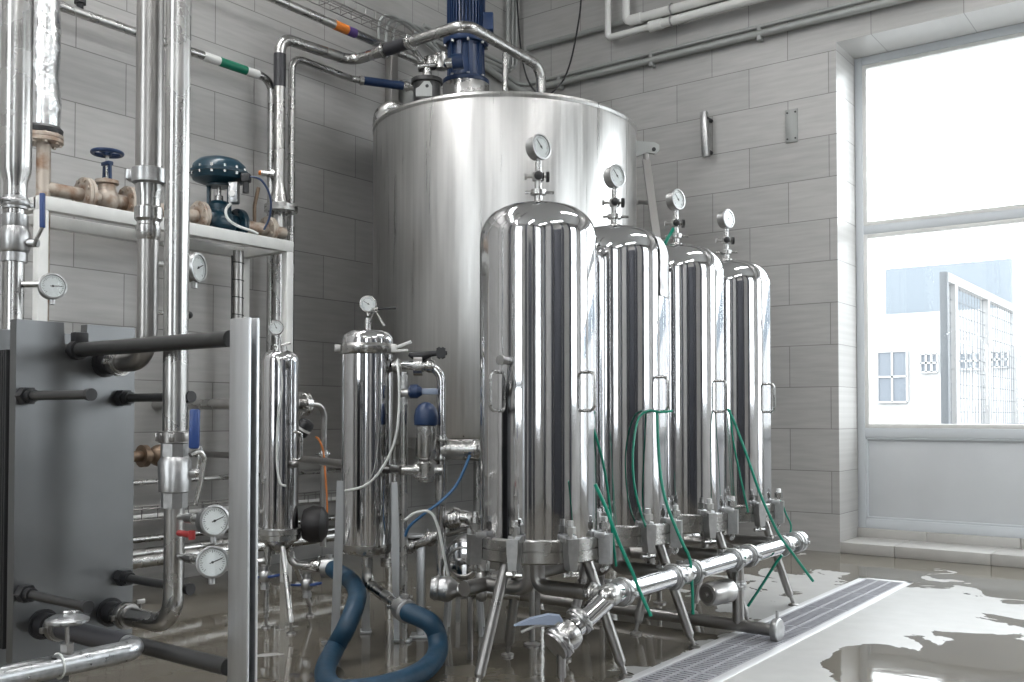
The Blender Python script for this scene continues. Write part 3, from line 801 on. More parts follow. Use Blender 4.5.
#%%FILTERS
# ---------------------------------------------------------------- four big polished filters
FX, FY, FS = 2.93, -3.885, 0.565
FRD = 0.222
def big_filter(loc):
    """built at loc (floor centre)"""
    o = V(loc)
    t = thing('filter_housing', 'polished steel filter housing nearest the camera, leftmost of the four', 'filter', loc, 'polished filter housings')
    zt = 1.772; zs = 1.63
    prof = [(.515, FRD - .003), (.515, FRD), (zs, FRD)]
    for k in range(1, 13):                                    # knuckle then shallow crown
        a = PI / 2 * k / 12 * .86; prof.append((zs + .13 * math.sin(a), FRD - .13 + .13 * math.cos(a)))
    z1, r1 = prof[-1]
    for k in range(1, 9):
        q = k / 8; r = r1 * (1 - q); prof.append((z1 + (zt - z1) * (1 - (r / r1) ** 2), r))
    MB().lathe(o, UP, prof, 80).build('body', CHROME, t)
    MB().lathe(o, UP, [(.440, FRD + .01), (.445, FRD + .016), (.482, FRD + .016), (.484, FRD + .011), (.487, FRD + .011), (.489, FRD + .016), (.520, FRD + .016), (.526, FRD + .004)], 64).build('base_flange', PIPE, t)
    MB().lathe(o, UP, [(.415, .0), (.42, .09), (.438, .17), (.442, .19)], 40).build('bottom_dish', PIPE, t)
    # swing bolt clamps
    for k in range(8):
        a = math.radians(-74 + 45 * k); d = V((math.cos(a), math.sin(a), 0)); tn = V((-d.y, d.x, 0))
        c = o + d * (FRD + .035)
        m = MB()
        m.prism([(-.014, -.062), (.014, -.062), (.021, .0), (.021, .048), (-.021, .048), (-.021, .0)], c + UP * .485 + d * .004, tn, UP, .044)
        m.box(c + UP * .530 - d * .014, (.044, .05, .026), .005, rz=a)
        so = m.build('swing_clamp', CAST, t)
        b = MB().cyl(c + UP * .40, c + UP * .595, .010, n=12)
        b.lathe(c + UP * .55, UP, [(0, .02), (.024, .02)], 6).lathe(c + UP * .576, UP, [(0, .014), (.02, .012)], 8)
        b.cyl(c + UP * .405 - tn * .03, c + UP * .405 + tn * .03, .009, n=10)
        b.build('eye_bolt', PIPE, so)
    # legs
    for (fx, fy) in ((-.03, -.34), (-.25, .14), (.295, .14)):
        f = o + V((fx, fy, 0)); d = V((fx, fy, 0)).normalized()
        top = o + d * .17 + UP * .47; low = f + (top - f).normalized() * .06
        lg = MB().cyl(low, top, .020, n=18).build('leg', PIPED, t)
        MB().cyl(f + UP * .008, low + (top - low) * .05, .009, n=10).lathe(f, UP, [(0, .026), (.008, .026), (.014, .012)], 16).lathe(low, low - f, [(-.012, .014), (.0, .018)], 12).build('foot', PIPED, lg)
    # bow handles
    for az in (-6, -95, 135):
        a = math.radians(az); d = V((math.cos(a), math.sin(a), 0)); tn = V((-d.y, d.x, 0))
        z0, z1 = .985, 1.125; e = o + d * (FRD - .004); q = o + d * (FRD + .045)
        w = .0
        MB().tube([e + UP * z0, q + UP * z0, q + UP * z1, e + UP * z1], .0062, 10, bend=.022).build('bow_handle', PIPE, t)
    # gauge stack on the crown
    s = MB().lathe(o, UP, [(zt - .012, .034), (zt + .006, .030), (zt + .012, .016), (zt + .03, .016), (zt + .034, .03), (zt + .052, .03), (zt + .056, .014), (zt + .085, .014), (zt + .088, .022), (zt + .118, .022), (zt + .122, .013), (zt + .16, .012)], 20)
    ca = V((math.cos(math.radians(-52)), math.sin(math.radians(-52)), 0)); cs = V((-ca.y, ca.x, 0))
    s.cyl(o + UP * (zt + .043) - cs * .05, o + UP * (zt + .043) + cs * .06, .006, n=8)
    so = s.build('gauge_stem', PIPE, t)
    k = MB().cyl(o + UP * (zt + .103) + cs * .03, o + UP * (zt + .103) + cs * .042, .02, n=14).ball(o + UP * (zt + .103) + ca * .024, .017)
    k.build('valve_knob', BLACK, so)
    MB().cyl(o + UP * (zt + .103) - cs * .05, o + UP * (zt + .103) + cs * .032, .006, n=10).cyl(o + UP * (zt + .103) - cs * .052, o + UP * (zt + .103) - cs * .044, .012, n=10).build('valve_spindle', PIPE, so)
    n = V((math.cos(math.radians(-10)), math.sin(math.radians(-10)), .06))
    gauge(t, o + UP * (zt + .215), n, .05, CAST, 2.3)
    # small side nozzle
    a = math.radians(-86); d = V((math.cos(a), math.sin(a), 0))
    MB().cyl(o + d * (FRD - .01) + UP * 1.165, o + d * (FRD + .035) + UP * 1.165, .014, n=14).cyl(o + d * (FRD + .03) + UP * 1.165, o + d * (FRD + .044) + UP * 1.165, .018, n=14).build('side_nozzle', PIPE, t)
    # outlet elbow running to the manifold
    MB().tube([o + V((.03, -.05, .42)), o + V((.03, -.05, .335)), o + V((.325, -.05, .335))], .028, 18, bend=.07).build('outlet_elbow', PIPED, t)
    clamp(t, o + V((.27, -.05, .335)), EX, .028, wing=False)
    MB().tube([o + V((-.06, .03, .42)), o + V((-.06, .03, .30)), o + V((-.28, .03, .30))], .028, 18, bend=.07).build('inlet_elbow', PIPED, t)
    return t
F1 = big_filter((FX, FY, 0))
LABS = ['polished steel filter housing with clear film on its shoulder, second from the camera', 'polished steel filter housing third from the camera, green tube at its gauge', 'polished steel filter housing farthest from the camera, nearest the window']
FL = [F1] + [dup(F1, (FX, FY + FS * (k + 1), 0), LABS[k]) for k in range(3)]
def film_sheet():
    o = V((FX, FY + FS, 0)); m = MB(); R = FRD + .0025
    a0, a1 = -4, 38; z0, z1 = 1.46, 1.71
    rz = lambda z: R if z < 1.63 else R - .13 + .13 * math.sqrt(max(0, 1 - ((z - 1.63) / .13) ** 2))
    rnd = random.Random(5)
    nu, nv = 14, 16; g = []
    for j in range(nv + 1):
        row = []
        for i in range(nu + 1):
            a = math.radians(a0 + (a1 - a0) * i / nu + rnd.uniform(-.4, .4)); z = z0 + (z1 - z0) * j / nv + rnd.uniform(-.003, .003)
            r = rz(z) + rnd.uniform(0.0005, .0035)
            row.append(m.bm.verts.new(o + V((math.cos(a) * r, math.sin(a) * r, z))))
        g.append(row)
    for j in range(nv):
        for i in range(nu): m._face([g[j][i], g[j][i + 1], g[j + 1][i + 1], g[j + 1][i]])
    m.build('film_sheet', FILM, FL[1], sharp=3, label='crumpled clear film')
film_sheet()

# manifold along the filters -------------------------------------------------------------------------
MX, MZ = 3.27, 0.335
def manifold():
    r = .037
    y0 = FY - .05; y1 = lw(797, 547, MX).y
    e0 = V((MX, y0, MZ)); e1 = e0 + V((-.05, -.15, -.095))
    o = MB().tube([V((MX, y1, MZ)), e0, e1], r, 20, bend=.06).build('outlet_manifold', CHROME, label='bright steel manifold pipe running low past all four filters', cat='pipe')
    for k in range(4):
        y = FY + FS * k - .05
        MB().cyl((MX - .07, y, MZ), (MX + .0, y, MZ), .029, n=16).ball((MX, y, MZ), r * 1.12, EY, 1.4).build('tee', PIPE, o)
        clamp(o, (MX, y + .085, MZ), EY, r, CAST)
        if k: clamp(o, (MX, y - .085, MZ), EY, r, CAST)
    clamp(o, (MX, y1 + .0, MZ), EY, r, CAST)
    MB().cyl((MX, y1, MZ), (MX, y1 + .03, MZ), r * 1.4, n=20).build('end_cap', PIPE, o)
    clamp(o, e1 + V((0, .03, .02)), e1 - e0, r, CAST)
    return o, e0, e1
MAN, ME0, ME1 = manifold()

def drain_valve():
    d = (ME1 - ME0).normalized(); c = ME1 + d * .045
    t = thing('drain_valve', 'butterfly valve with pale blue lever at the near end of the manifold', 'valve', (c.x, c.y, 0))
    MB().lathe(c - d * .04, d, [(0, .036), (.006, .05), (.025, .056), (.045, .056), (.064, .05), (.07, .034), (.085, .028), (.09, .0)], 28).build('valve_body', PIPE, t)
    clamp(t, c + d * .035, d, .042, CAST)
    q = c - RT * .02 + UP * .05
    MB().prism([(-.155, -.012), (-.10, .012), (-.04, .026), (.0, .022), (.012, .004), (-.012, -.008), (-.08, -.006)], q, RT, UP, .034).build('lever', LBLUE, t)
    MB().tube([q - UP * .01, q - RT * .08 - UP * .012, q - RT * .13 - UP * .035], .006, 8).build('lever_rod', PIPE, t)
    MB().cyl(q - RT * .01, c, .02, n=14).build('spindle', PIPE, t)
    s = c + d * .02 - UP * .045
    MB().cyl(s, s - UP * .08, .016, n=14).cyl(V((s.x, s.y, .0)), V((s.x, s.y, s.z - .07)), .009, n=10).lathe(V((s.x, s.y, 0)), UP, [(0, .03), (.008, .03), (.016, .012)], 16).build('support_foot', PIPED, t)
drain_valve()

def low_pipe():
    yv = lw(738, 565, MX).y; r = .027; z = .042; x0 = 2.0
    a = V((x0, yv, z)); b = V((MX + .17, yv, z))
    o = MB().tube([a, V((MX + .04, yv, z)), b], r, 20).build('low_pipe', PIPED, label='dull floor pipe under the filters ending in a flange at the drain', cat='pipe')
    MB().tube([V((MX, yv, MZ - .03)), V((MX, yv, z))], r * .95, 20).build('riser', PIPED, o)
    m = MB(); m.lathe(b, EX, [(-.01, .03), (-.008, .05), (.004, .053), (.018, .053), (.022, .048), (.022, 0)], 28)
    m.cyl(b + V((.008, 0, .045)), b + V((.008, 0, .085)), .007, n=8)
    m.build('end_flange', CAST, o)
    clamp(o, (MX, yv, .22), UP, r, CAST)
    c = V((MX, yv, .205)); d = V((-.25, -1, -.02)).normalized()
    s = MB().cyl(c + d * .03, c + d * .07, .02, n=14).lathe(c, d, [(.06, .03), (.068, .052), (.20, .052), (.212, .045)], 28)
    so = s.build('actuator', BRUSH, o)
    MB().cyl(c + d * .211, c + d * .217, .036, n=24).cyl(c + d * .215, c + d * .23, .011, n=12).build('actuator_cap', PIPED, so)
low_pipe()

# green tubes -----------------------------------------------------------------------------------------
def green_tube(pts, label, r=.0065, n=7):
    return MB().tube(smooth_curve(pts, n), r, 8).build('green_tube', GREEN, label=label, cat='tube', group='green tubes on the filters')
g = lambda u, v, D: at(u, v, D)
green_tube([g(589, 416, 3.60), g(597, 440, 3.62), g(604, 468, 3.68), g(609, 500, 3.72), g(613, 540, 3.75), g(616, 566, 3.78)], 'green tube falling straight behind the right edge of the nearest filter', .005)
green_tube([g(595, 484, 3.44), g(606, 508, 3.44), g(618, 540, 3.45), g(633, 574, 3.48), g(640, 592, 3.5), g(651, 616, 3.5)], 'green tube slanting from the nearest filter across the manifold')
green_tube([g(672, 411, 3.95), g(660, 412, 3.92), g(648, 411, 3.92), g(638, 420, 3.90), g(633, 450, 3.86), g(634, 482, 3.85), g(640, 510, 3.86), g(647, 530, 3.9)], 'green tube looped over the second filter handle and hanging at its left', .005)
green_tube([g(657, 412, 3.93), g(658, 440, 3.92), g(661, 478, 3.90), g(668, 508, 3.88), g(682, 542, 3.88), g(690, 560, 3.9), g(692, 585, 3.92), g(693, 614, 3.95)], 'green tube dropping from the second filter handle to the manifold')
green_tube([g(728, 409, 4.42), g(735, 424, 4.40), g(747, 456, 4.38), g(758, 488, 4.38), g(768, 512, 4.38), g(780, 536, 4.40), g(796, 558, 4.45), g(813, 581, 4.5)], 'green tube slanting from the third filter handle past the last filter')
green_tube([g(730, 410, 4.44), g(733, 440, 4.46), g(740, 475, 4.5), g(748, 512, 4.55)], 'thin green tube behind the third filter right edge', .005)
green_tube([g(782, 555, 4.6), g(774, 566, 4.62), g(762, 585, 4.66), g(748, 606, 4.7)], 'short green tube end hanging beneath the manifold far end')
green_tube([g(776, 500, 4.95), g(781, 502, 4.95), g(786, 514, 4.95), g(791, 526, 4.95), g(788, 538, 4.95), g(780, 542, 4.95)], 'small green tube curl at the base of the last filter', .005)
green_tube([g(664, 246, 4.55), g(668, 238, 4.55), g(674, 228, 4.60), g(677, 226, 4.62)], 'short green tube at the third filter gauge', .008)
#%%LEFT
# ---------------------------------------------------------------- plate heat exchanger
HXX = 2.40
def heat_exchanger():
    yc = -5.422
    t = thing('heat_exchanger', 'plate heat exchanger with grey pressure plate and dark bars, at left', 'heat exchanger', (2.4, yc, 0))
    y0, y1, z0, z1 = -5.59, -5.236, .30, 1.23
    h = .03
    poly = [(y0, z0), (y1, z0), (y1, z1), (yc + .035, z1), (yc + .03, z1 - .085), (yc - .03, z1 - .085), (yc - .035, z1), (y0, z1)]
    MB().prism(poly, (HXX - .017, 0, 0), EY, UP, .034).build('pressure_plate', PLATE, t)
    m = MB()
    for k in range(24):
        x = HXX - .06 - k * .012
        m.box((x, yc, .74), (.008, .335, .82), .003)
    m.box((HXX - .2, yc, .74), (.30, .30, .80))
    m.build('plate_pack', PACK, t)
    MB().box((HXX - .19, yc, 1.115), (.28, .30, .03), .005).build('cover_strip', PLATE, t)
    zb = lw(75, 350, HXX).z; zl = lw(72, 629, HXX).z
    xq = bw(229, 500, yc).x
    MB().cyl((2.0, yc, zb), (xq, yc, zb), .0205, n=20).build('guide_bar', BAR, t)
    MB().cyl((2.0, yc, zl), (xq, yc, zl), .0205, n=20).build('guide_bar', BAR, t)
    MB().box((2.038, yc, .615), (.03, .37, 1.23), .003).build('frame_plate', PLATE, t)
    # nut and bracket at the notch
    MB().box((HXX + .012, yc + .005, zb + .035), (.03, .04, .03), .004).cyl((HXX + .0, yc, zb), (HXX + .025, yc, zb), .028, n=18).build('bar_hanger', BLACK, t)
    # end post
    yf = yc - .016
    xp = bw(228.5, 500, yf).x; px = bw(247.5, 500, yf).x; pz = bw(238, 318, yf).z
    p = MB(); pw = px - xp
    p.box((xp + .004, yc, pz / 2), (.008, .032, pz), .001)            # web
    for y in (yf + .004, yc + .012): p.box((xp + pw / 2, y, pz / 2), (pw, .008, pz), .001)
    p.build('end_post', POST, t)
    MB().box((xp + .03, yc, .006), (.16, .16, .012), .003).build('foot_plate', POST, t)
    # tightening bolts
    for (u, v, ue, ve) in ((24, 396, 89, 394), (121, 398, 189, 397), (23, 593, 86, 604), (121, 577, 188, 586)):
        p = lw(u, v, HXX); xe = bw(ue, ve, p.y).x
        b = MB().cyl((1.99, p.y, p.z), (xe, p.y, p.z), .0125, n=16).build('tie_bolt', BAR, t)
        MB().lathe(p, EX, [(0, .026), (.03, .026)], 6).lathe(p, EX, [(.028, .018), (.05, .018)], 16).build('nut', BLACK, b)
        MB().cyl((xe - .003, p.y, p.z), (xe + .012, p.y, p.z), .016, n=16).build('end_cap', BLACK, b)
    for (u, v) in ((105, 363), (110, 612), (43, 624)):
        p = lw(u, v, HXX); MB().cyl(p, p + EX * .045, .033, n=24).cyl(p, p + EX * .006, .042, n=24).build('port', BLACK, t)
heat_exchanger()

def lever_valve(parent, c, r, side, lever_pts, lm=None):
    """threaded ball valve body on a vertical pipe: two hexes and a fat centre"""
    c = V(c)
    m = MB()
    m.lathe(c + UP * .045, UP, [(-.0, r * 1.45), (.045, r * 1.45)], 8).lathe(c - UP * .095, UP, [(0, r * 1.35), (.045, r * 1.35)], 8)
    m.lathe(c, UP, [(-.055, r * 1.2), (-.05, r * 1.62), (.03, r * 1.72), (.048, r * 1.3)], 28)
    m.cyl(c, c + side * r * 2.3, r * .45, n=14)
    vb = m.build('ball_valve', CAST, parent)
    MB().lathe(c + side * r * 2.2, side, [(0, .012), (.012, .012)], 6).build('valve_nut', PIPE, vb)
    return vb

def riser_front():
    # pipe from the lower right port, rising in front of the plate to the ceiling
    p = lw(110, 612, HXX); xv = bw(174, 560, p.y).x
    r = .0335
    zc = lambda v: bw(175, v, p.y).z
    o = MB().tube([p + EX * .04, V((xv, p.y, p.z)), V((xv, p.y, zc(492)))], r * .82, 22, bend=.085).build('riser_pipe', PIPE, label='tall steel riser pipe with ball valve right in front of the pressure plate', cat='pipe')
    MB().cyl((xv, p.y, zc(442)), (xv, p.y, ZC), r, n=24).build('upper_pipe', PIPE, o)
    clamp(o, p + EX * .085, EX, r * .82, PIPED)
    # clamp nut over the valve
    m = MB().lathe((xv, p.y, zc(436)), UP, [(-.02, r * 1.15), (-.018, r * 1.3), (.012, r * 1.3), (.014, r * 1.1)], 24)
    for k in range(8):
        a = 2 * PI * k / 8; m.box(V((xv + math.cos(a) * r * 1.36, p.y + math.sin(a) * r * 1.36, zc(436) - .003)), (.012, .014, .024), .003, rz=a)
    m.lathe((xv, p.y, zc(450)), UP, [(-.012, r * 1.0), (.02, r * .95)], 24)
    m.build('clamp_nut', PIPED, o)
    c = V((xv, p.y, zc(473)))
    vb = lever_valve(o, c, r * .78, RT, None)
    b = c + RT * .062
    MB().tube([b - UP * .005, b + RT * .008 + UP * .05, b + RT * .004 + UP * .062], .006, 8).box(b + RT * .008 + UP * .045, (.012, .012, .06), .003, rz=YAW).build('lever_arm', PIPE, vb)
    l0, l1 = at(194, 449, 2.56), at(195, 409, 2.56)
    MB().beam(l0, l1, .027, .016, up=FW, bev=.006).build('lever_handle', BLUEP, vb)
    MB().tube([at(190, 455, 2.56), at(199, 450, 2.58), at(205, 458, 2.6), at(201, 480, 2.6), at(195, 505, 2.6)], .007, 10, bend=.03).build('lock_rod', PIPE, vb)
    # gauges on the lower pipe
    for (u, v, tl) in ((211, 521, 25), (211, 562, 10)):
        g = at(u, v, 2.56); s = V((xv, p.y, g.z))
        n = facing(g, tl, .1)
        st = MB().cyl(s, s + (g - s) * .72, .009, n=12).cyl(s + (g - s) * .36, s + (g - s) * .56, .014, n=12).build('gauge_stub', PIPE, o)
        gauge(o, g + n * .008, n, .042, CAST, .35)
    q = at(192, 535, 2.62)
    MB().cyl(V((xv, p.y, q.z)), q, .009, n=12).cyl(q - UP * .012, q + UP * .012, .009, n=12).build('sample_cock', mat('red_plastic', (.3, .03, .03), .4), o, label='red sample cock')
    return xv, p.y
RISX, RISY = riser_front()

def elbow_pipe():
    # second tall pipe: from the upper right port up to the ceiling
    p = lw(105, 363, HXX); xv = bw(147.5, 320, p.y).x
    zc = lambda v: bw(150, v, p.y).z
    r = .0285
    o = MB().tube([p + EX * .03, V((xv, p.y, p.z)), V((xv, p.y, zc(205)))], r, 22, bend=.075).build('elbow_pipe', PIPED, label='tall steel pipe left of the riser, bending into the pressure plate top port', cat='pipe')
    MB().cyl((xv, p.y, zc(176)), (xv, p.y, ZC), .0365, n=24).build('upper_pipe', PIPED, o)
    m = MB().lathe((xv, p.y, zc(175)), UP, [(-.028, .038), (-.022, .046), (.016, .046), (.02, .038)], 28).box(V((xv, p.y, zc(175))) - RT * .052, (.018, .03, .03), .004, rz=YAW)
    m.build('clamp', CAST, o)
    MB().lathe((xv, p.y, 0), UP, [(zc(240), r * 1.02), (zc(236), .034), (zc(226), .034), (zc(225), .031), (zc(222), .031), (zc(219), .038), (zc(208), .038), (zc(206), .032), (zc(196), .032), (zc(190), .036), (zc(181), .036), (zc(178), .04)], 28).build('union', PIPE, o)
    clamp(o, p + EX * .075, EX, r, PIPE)
    g = at(194, 268, 2.82); s = V((xv, p.y, g.z)); n = facing(g, 60, .03)
    MB().cyl(s, s + (g - s) * .8, .008, n=12).build('gauge_stub', PIPE, o)
    gauge(o, g, n, .044, CAST, .4)
    q = at(189, 315, 2.82); s = V((xv, p.y, q.z)); MB().cyl(s, q, .007, n=10).build('stub', PIPE, o); MB().ball(q, .011).build('stub_knob', BLACK, o)
elbow_pipe()

def low_left_pipe():
    p = lw(43, 624, HXX); xe = bw(141, 652, p.y).x
    a = p + EX * .03; b = V((xe, p.y, p.z)); c = V((xe, p.y - 1.1, p.z))
    o = MB().tube([a, b, c], .026, 20, bend=.05).build('return_pipe', GALV, label='galvanised pipe at the bottom left, bending towards the camera from the plate port', cat='pipe')
    clamp(o, a + EX * .05, EX, .026, PIPED)
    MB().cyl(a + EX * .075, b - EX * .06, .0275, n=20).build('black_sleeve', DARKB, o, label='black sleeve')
    q = lw(67, 655, xe); 
    s = V((xe, q.y, p.z))
    st = MB().cyl(s, s + UP * .045, .013, n=14).cyl(s + UP * .045, s + UP * .095, .005, n=10).cyl(s + UP * .03, s + UP * .048, .016, n=6).build('vent_stem', PIPED, o)
    MB().lathe(s + UP * .09, UP, [(0, .012), (.004, .042), (.008, .048), (.014, .048), (.02, .036), (.024, .014), (.024, 0)], 28).build('vent_disc', GALV, o)
    MB().box(s + UP * .118 + RT * .005, (.03, .012, .012), .004, rz=YAW).build('vent_grip', PIPE, o)
    MB().ring(s - EY * .02, EY, .028, .0025, 20, 6).build('cable_tie', CLEAR, o)
low_left_pipe()

def left_riser():
    D = 3.12; c = at(14, 300, D); x, y = c.x, c.y
    zc = lambda v: at(15, v, D).z
    s = D / FPX
    o = MB().cyl((x, y, 0), (x, y, zc(262)), 9.3 * s, n=24).build('riser_pipe', PIPE, label='wide steel riser with a blue lever ball valve at the far left edge', cat='pipe')
    MB().lathe((x, y, 0), UP, [(zc(215), 9 * s), (zc(199), 9 * s), (zc(198), 11 * s), (zc(190), 11 * s), (zc(183), 11 * s), (zc(172), 14.4 * s), (zc(160), 14.8 * s), (ZC, 14.8 * s)], 32).build('upper_pipe', PIPE, o)
    clamp(o, (x, y, zc(203)), UP, 9.6 * s, CAST)
    cc = V((x, y, zc(243)))
    m = MB().lathe((x, y, 0), UP, [(zc(262), 10 * s), (zc(262), 12 * s), (zc(253), 12 * s), (zc(252), 13 * s), (zc(250), 14 * s), (zc(233), 14.2 * s), (zc(227), 12 * s), (zc(226), 12.4 * s), (zc(215), 12.4 * s), (zc(214), 9 * s)], 12)
    m.cyl(cc, cc + RT * .075, .014, n=12)
    vb = m.build('ball_valve', CAST, o)
    MB().tube([at(34, 246, D - .02), at(37, 238, D - .02), at(43, 226, D - .02)], .006, 8).build('lever_arm', PIPE, vb)
    MB().beam(at(42.5, 228, D - .02), at(42.5, 193, D - .02), .016, .014, up=FW, bev=.004).build('lever_handle', BLUEP, vb)
    g = at(52, 287, D); st = V((x, y, at(15, 284, D).z))
    MB().cyl(st, at(40, 284, D), .011, n=12).build('gauge_stub', PIPE, o)
    gauge(o, g, facing(g, 12, .12), .043, CAST, 0.05)
    # second pipe right behind
    c2 = at(2, 300, 3.4)
    MB().cyl((c2.x, c2.y, 0), (c2.x, c2.y, ZC), .03, n=18).build('riser_pipe', PIPED, label='slim steel riser half hidden at the left picture edge behind the wide riser', cat='pipe')
left_riser()

# pipe rack with valves ---------------------------------------------------------------------------------
RX = .6
def rack():
    zt = lw(40, 192, RX).z; zt = (zt + lw(290, 240, RX).z) / 2 - .014
    y0, y1 = lw(36, 195, RX).y, lw(291, 243, RX).y
    t = thing('pipe_rack', 'white painted steel pipe rack along the left wall carrying two valves', 'rack', (.4, (y0 + y1) / 2, 0))
    h = .065
    m = MB().box((RX, (y0 + y1) / 2, zt - h / 2), (.05, y1 - y0, h), .004).box((.2, (y0 + y1) / 2, zt - h / 2), (.05, y1 - y0, h), .004)
    for y in (y0 + .025, -3.75, y1 - .025): m.box(((RX + .2) / 2, y, zt - h / 2), (RX - .2, .05, h - .004), .004)
    m.build('top_frame', WHITE, t)
    for (x, y) in ((RX, y0 + .025), (RX, y1 - .025), (.2, y0 + .025), (.2, y1 - .025)):
        MB().box((x, y, (zt - h) / 2), (.05, .05, zt - h), .004).build('leg', WHITE, t)
    return zt
RZ = rack()

def shelf_line():
    # insulated pipe at left and the line along the rack
    x = .42
    a = lw(43, 200, x); y = a.y; D = 4.65
    zf = lw(47, 140, x).z
    o = MB().cyl((x, y, .1), (x, y, zf), .033, n=20).build('steam_pipe', RUST, label='weathered pipe with silver foil lagging above its flange, left of the gate valve', cat='pipe')
    MB().tube([V((x, y, zf + .06 + k * .12)) + V((.004 * math.sin(k * 2.1), .004 * math.cos(k * 1.3), 0)) for k in range(27)], lambda s: .070 + .004 * math.sin(s * 61) + .003 * math.sin(s * 23), 28).build('foil_lagging', FOIL, o)
    m = MB(); flange(m, (x, y, zf), UP, .09, .02, 8, .011); m.build('flange', RUST, o)
    MB().lathe((x, y, zf + .045), UP, [(-.02, .085), (.0, .088), (.015, .075)], 24).build('gasket', BLACK, o)
    z = RZ + .085
    ys = [y, lw(85, 190, x).y, lw(128, 200, x).y]
    MB().cyl((x, y, z), (x, ys[1], z), .033, n=20).build('branch', RUST, o)
    return x, z, ys
SX, SZ, SYS = shelf_line()

def gate_valve():
    x, z = SX, SZ; ya, yb = SYS[1], SYS[2]; yc = (ya + yb) / 2 + .0
    t = thing('gate_valve', 'rusty flanged gate valve with a navy handwheel on the white rack', 'valve', (x, yc, RZ))
    b = MB().ball((x, yc, z), .062, UP, 1.1).cyl((x, ya, z), (x, yb, z), .038, n=20).lathe((x, yc, z), UP, [(.03, .05), (.075, .042), (.08, .058), (.098, .058), (.1, .03), (.11, .02)], 20)
    b.build('body', RUST, t)
    for yy in (ya, yb):
        m = MB(); flange(m, (x, yy, z), EY, .09, .018, 8, .010); m.build('flange', RUST, t)
    m = MB()
    for s in (-1, 1): m.beam((x + s * .03, yc, z + .09), (x + s * .024, yc, z + .185), .02, .012, up=EY, bev=.003)
    m.box((x, yc, z + .185), (.07, .03, .02), .004)
    m.build('yoke', NAVY, t)
    MB().cyl((x, yc, z + .1), (x, yc, z + .255), .009, n=12).build('spindle', PIPE, t)
    w = MB(); zw = z + .24; R = .072
    w.ring((x, yc, zw), UP, R, .0105, 32, 10)
    for k in range(5):
        a = 2 * PI * k / 5; w.tube([(x, yc, zw - .004), (x + math.cos(a) * R, yc + math.sin(a) * R, zw)], .007, 8)
    w.cyl((x, yc, zw - .015), (x, yc, zw + .014), .02, n=16)
    w.build('handwheel', NAVY, t)
    MB().cyl((x, yb, z), (x, lw(196, 215, x).y, z), .036, n=20).build('rack_pipe', RUST, label='weathered pipe on the rack between the gate valve and the control valve', cat='pipe')
gate_valve()

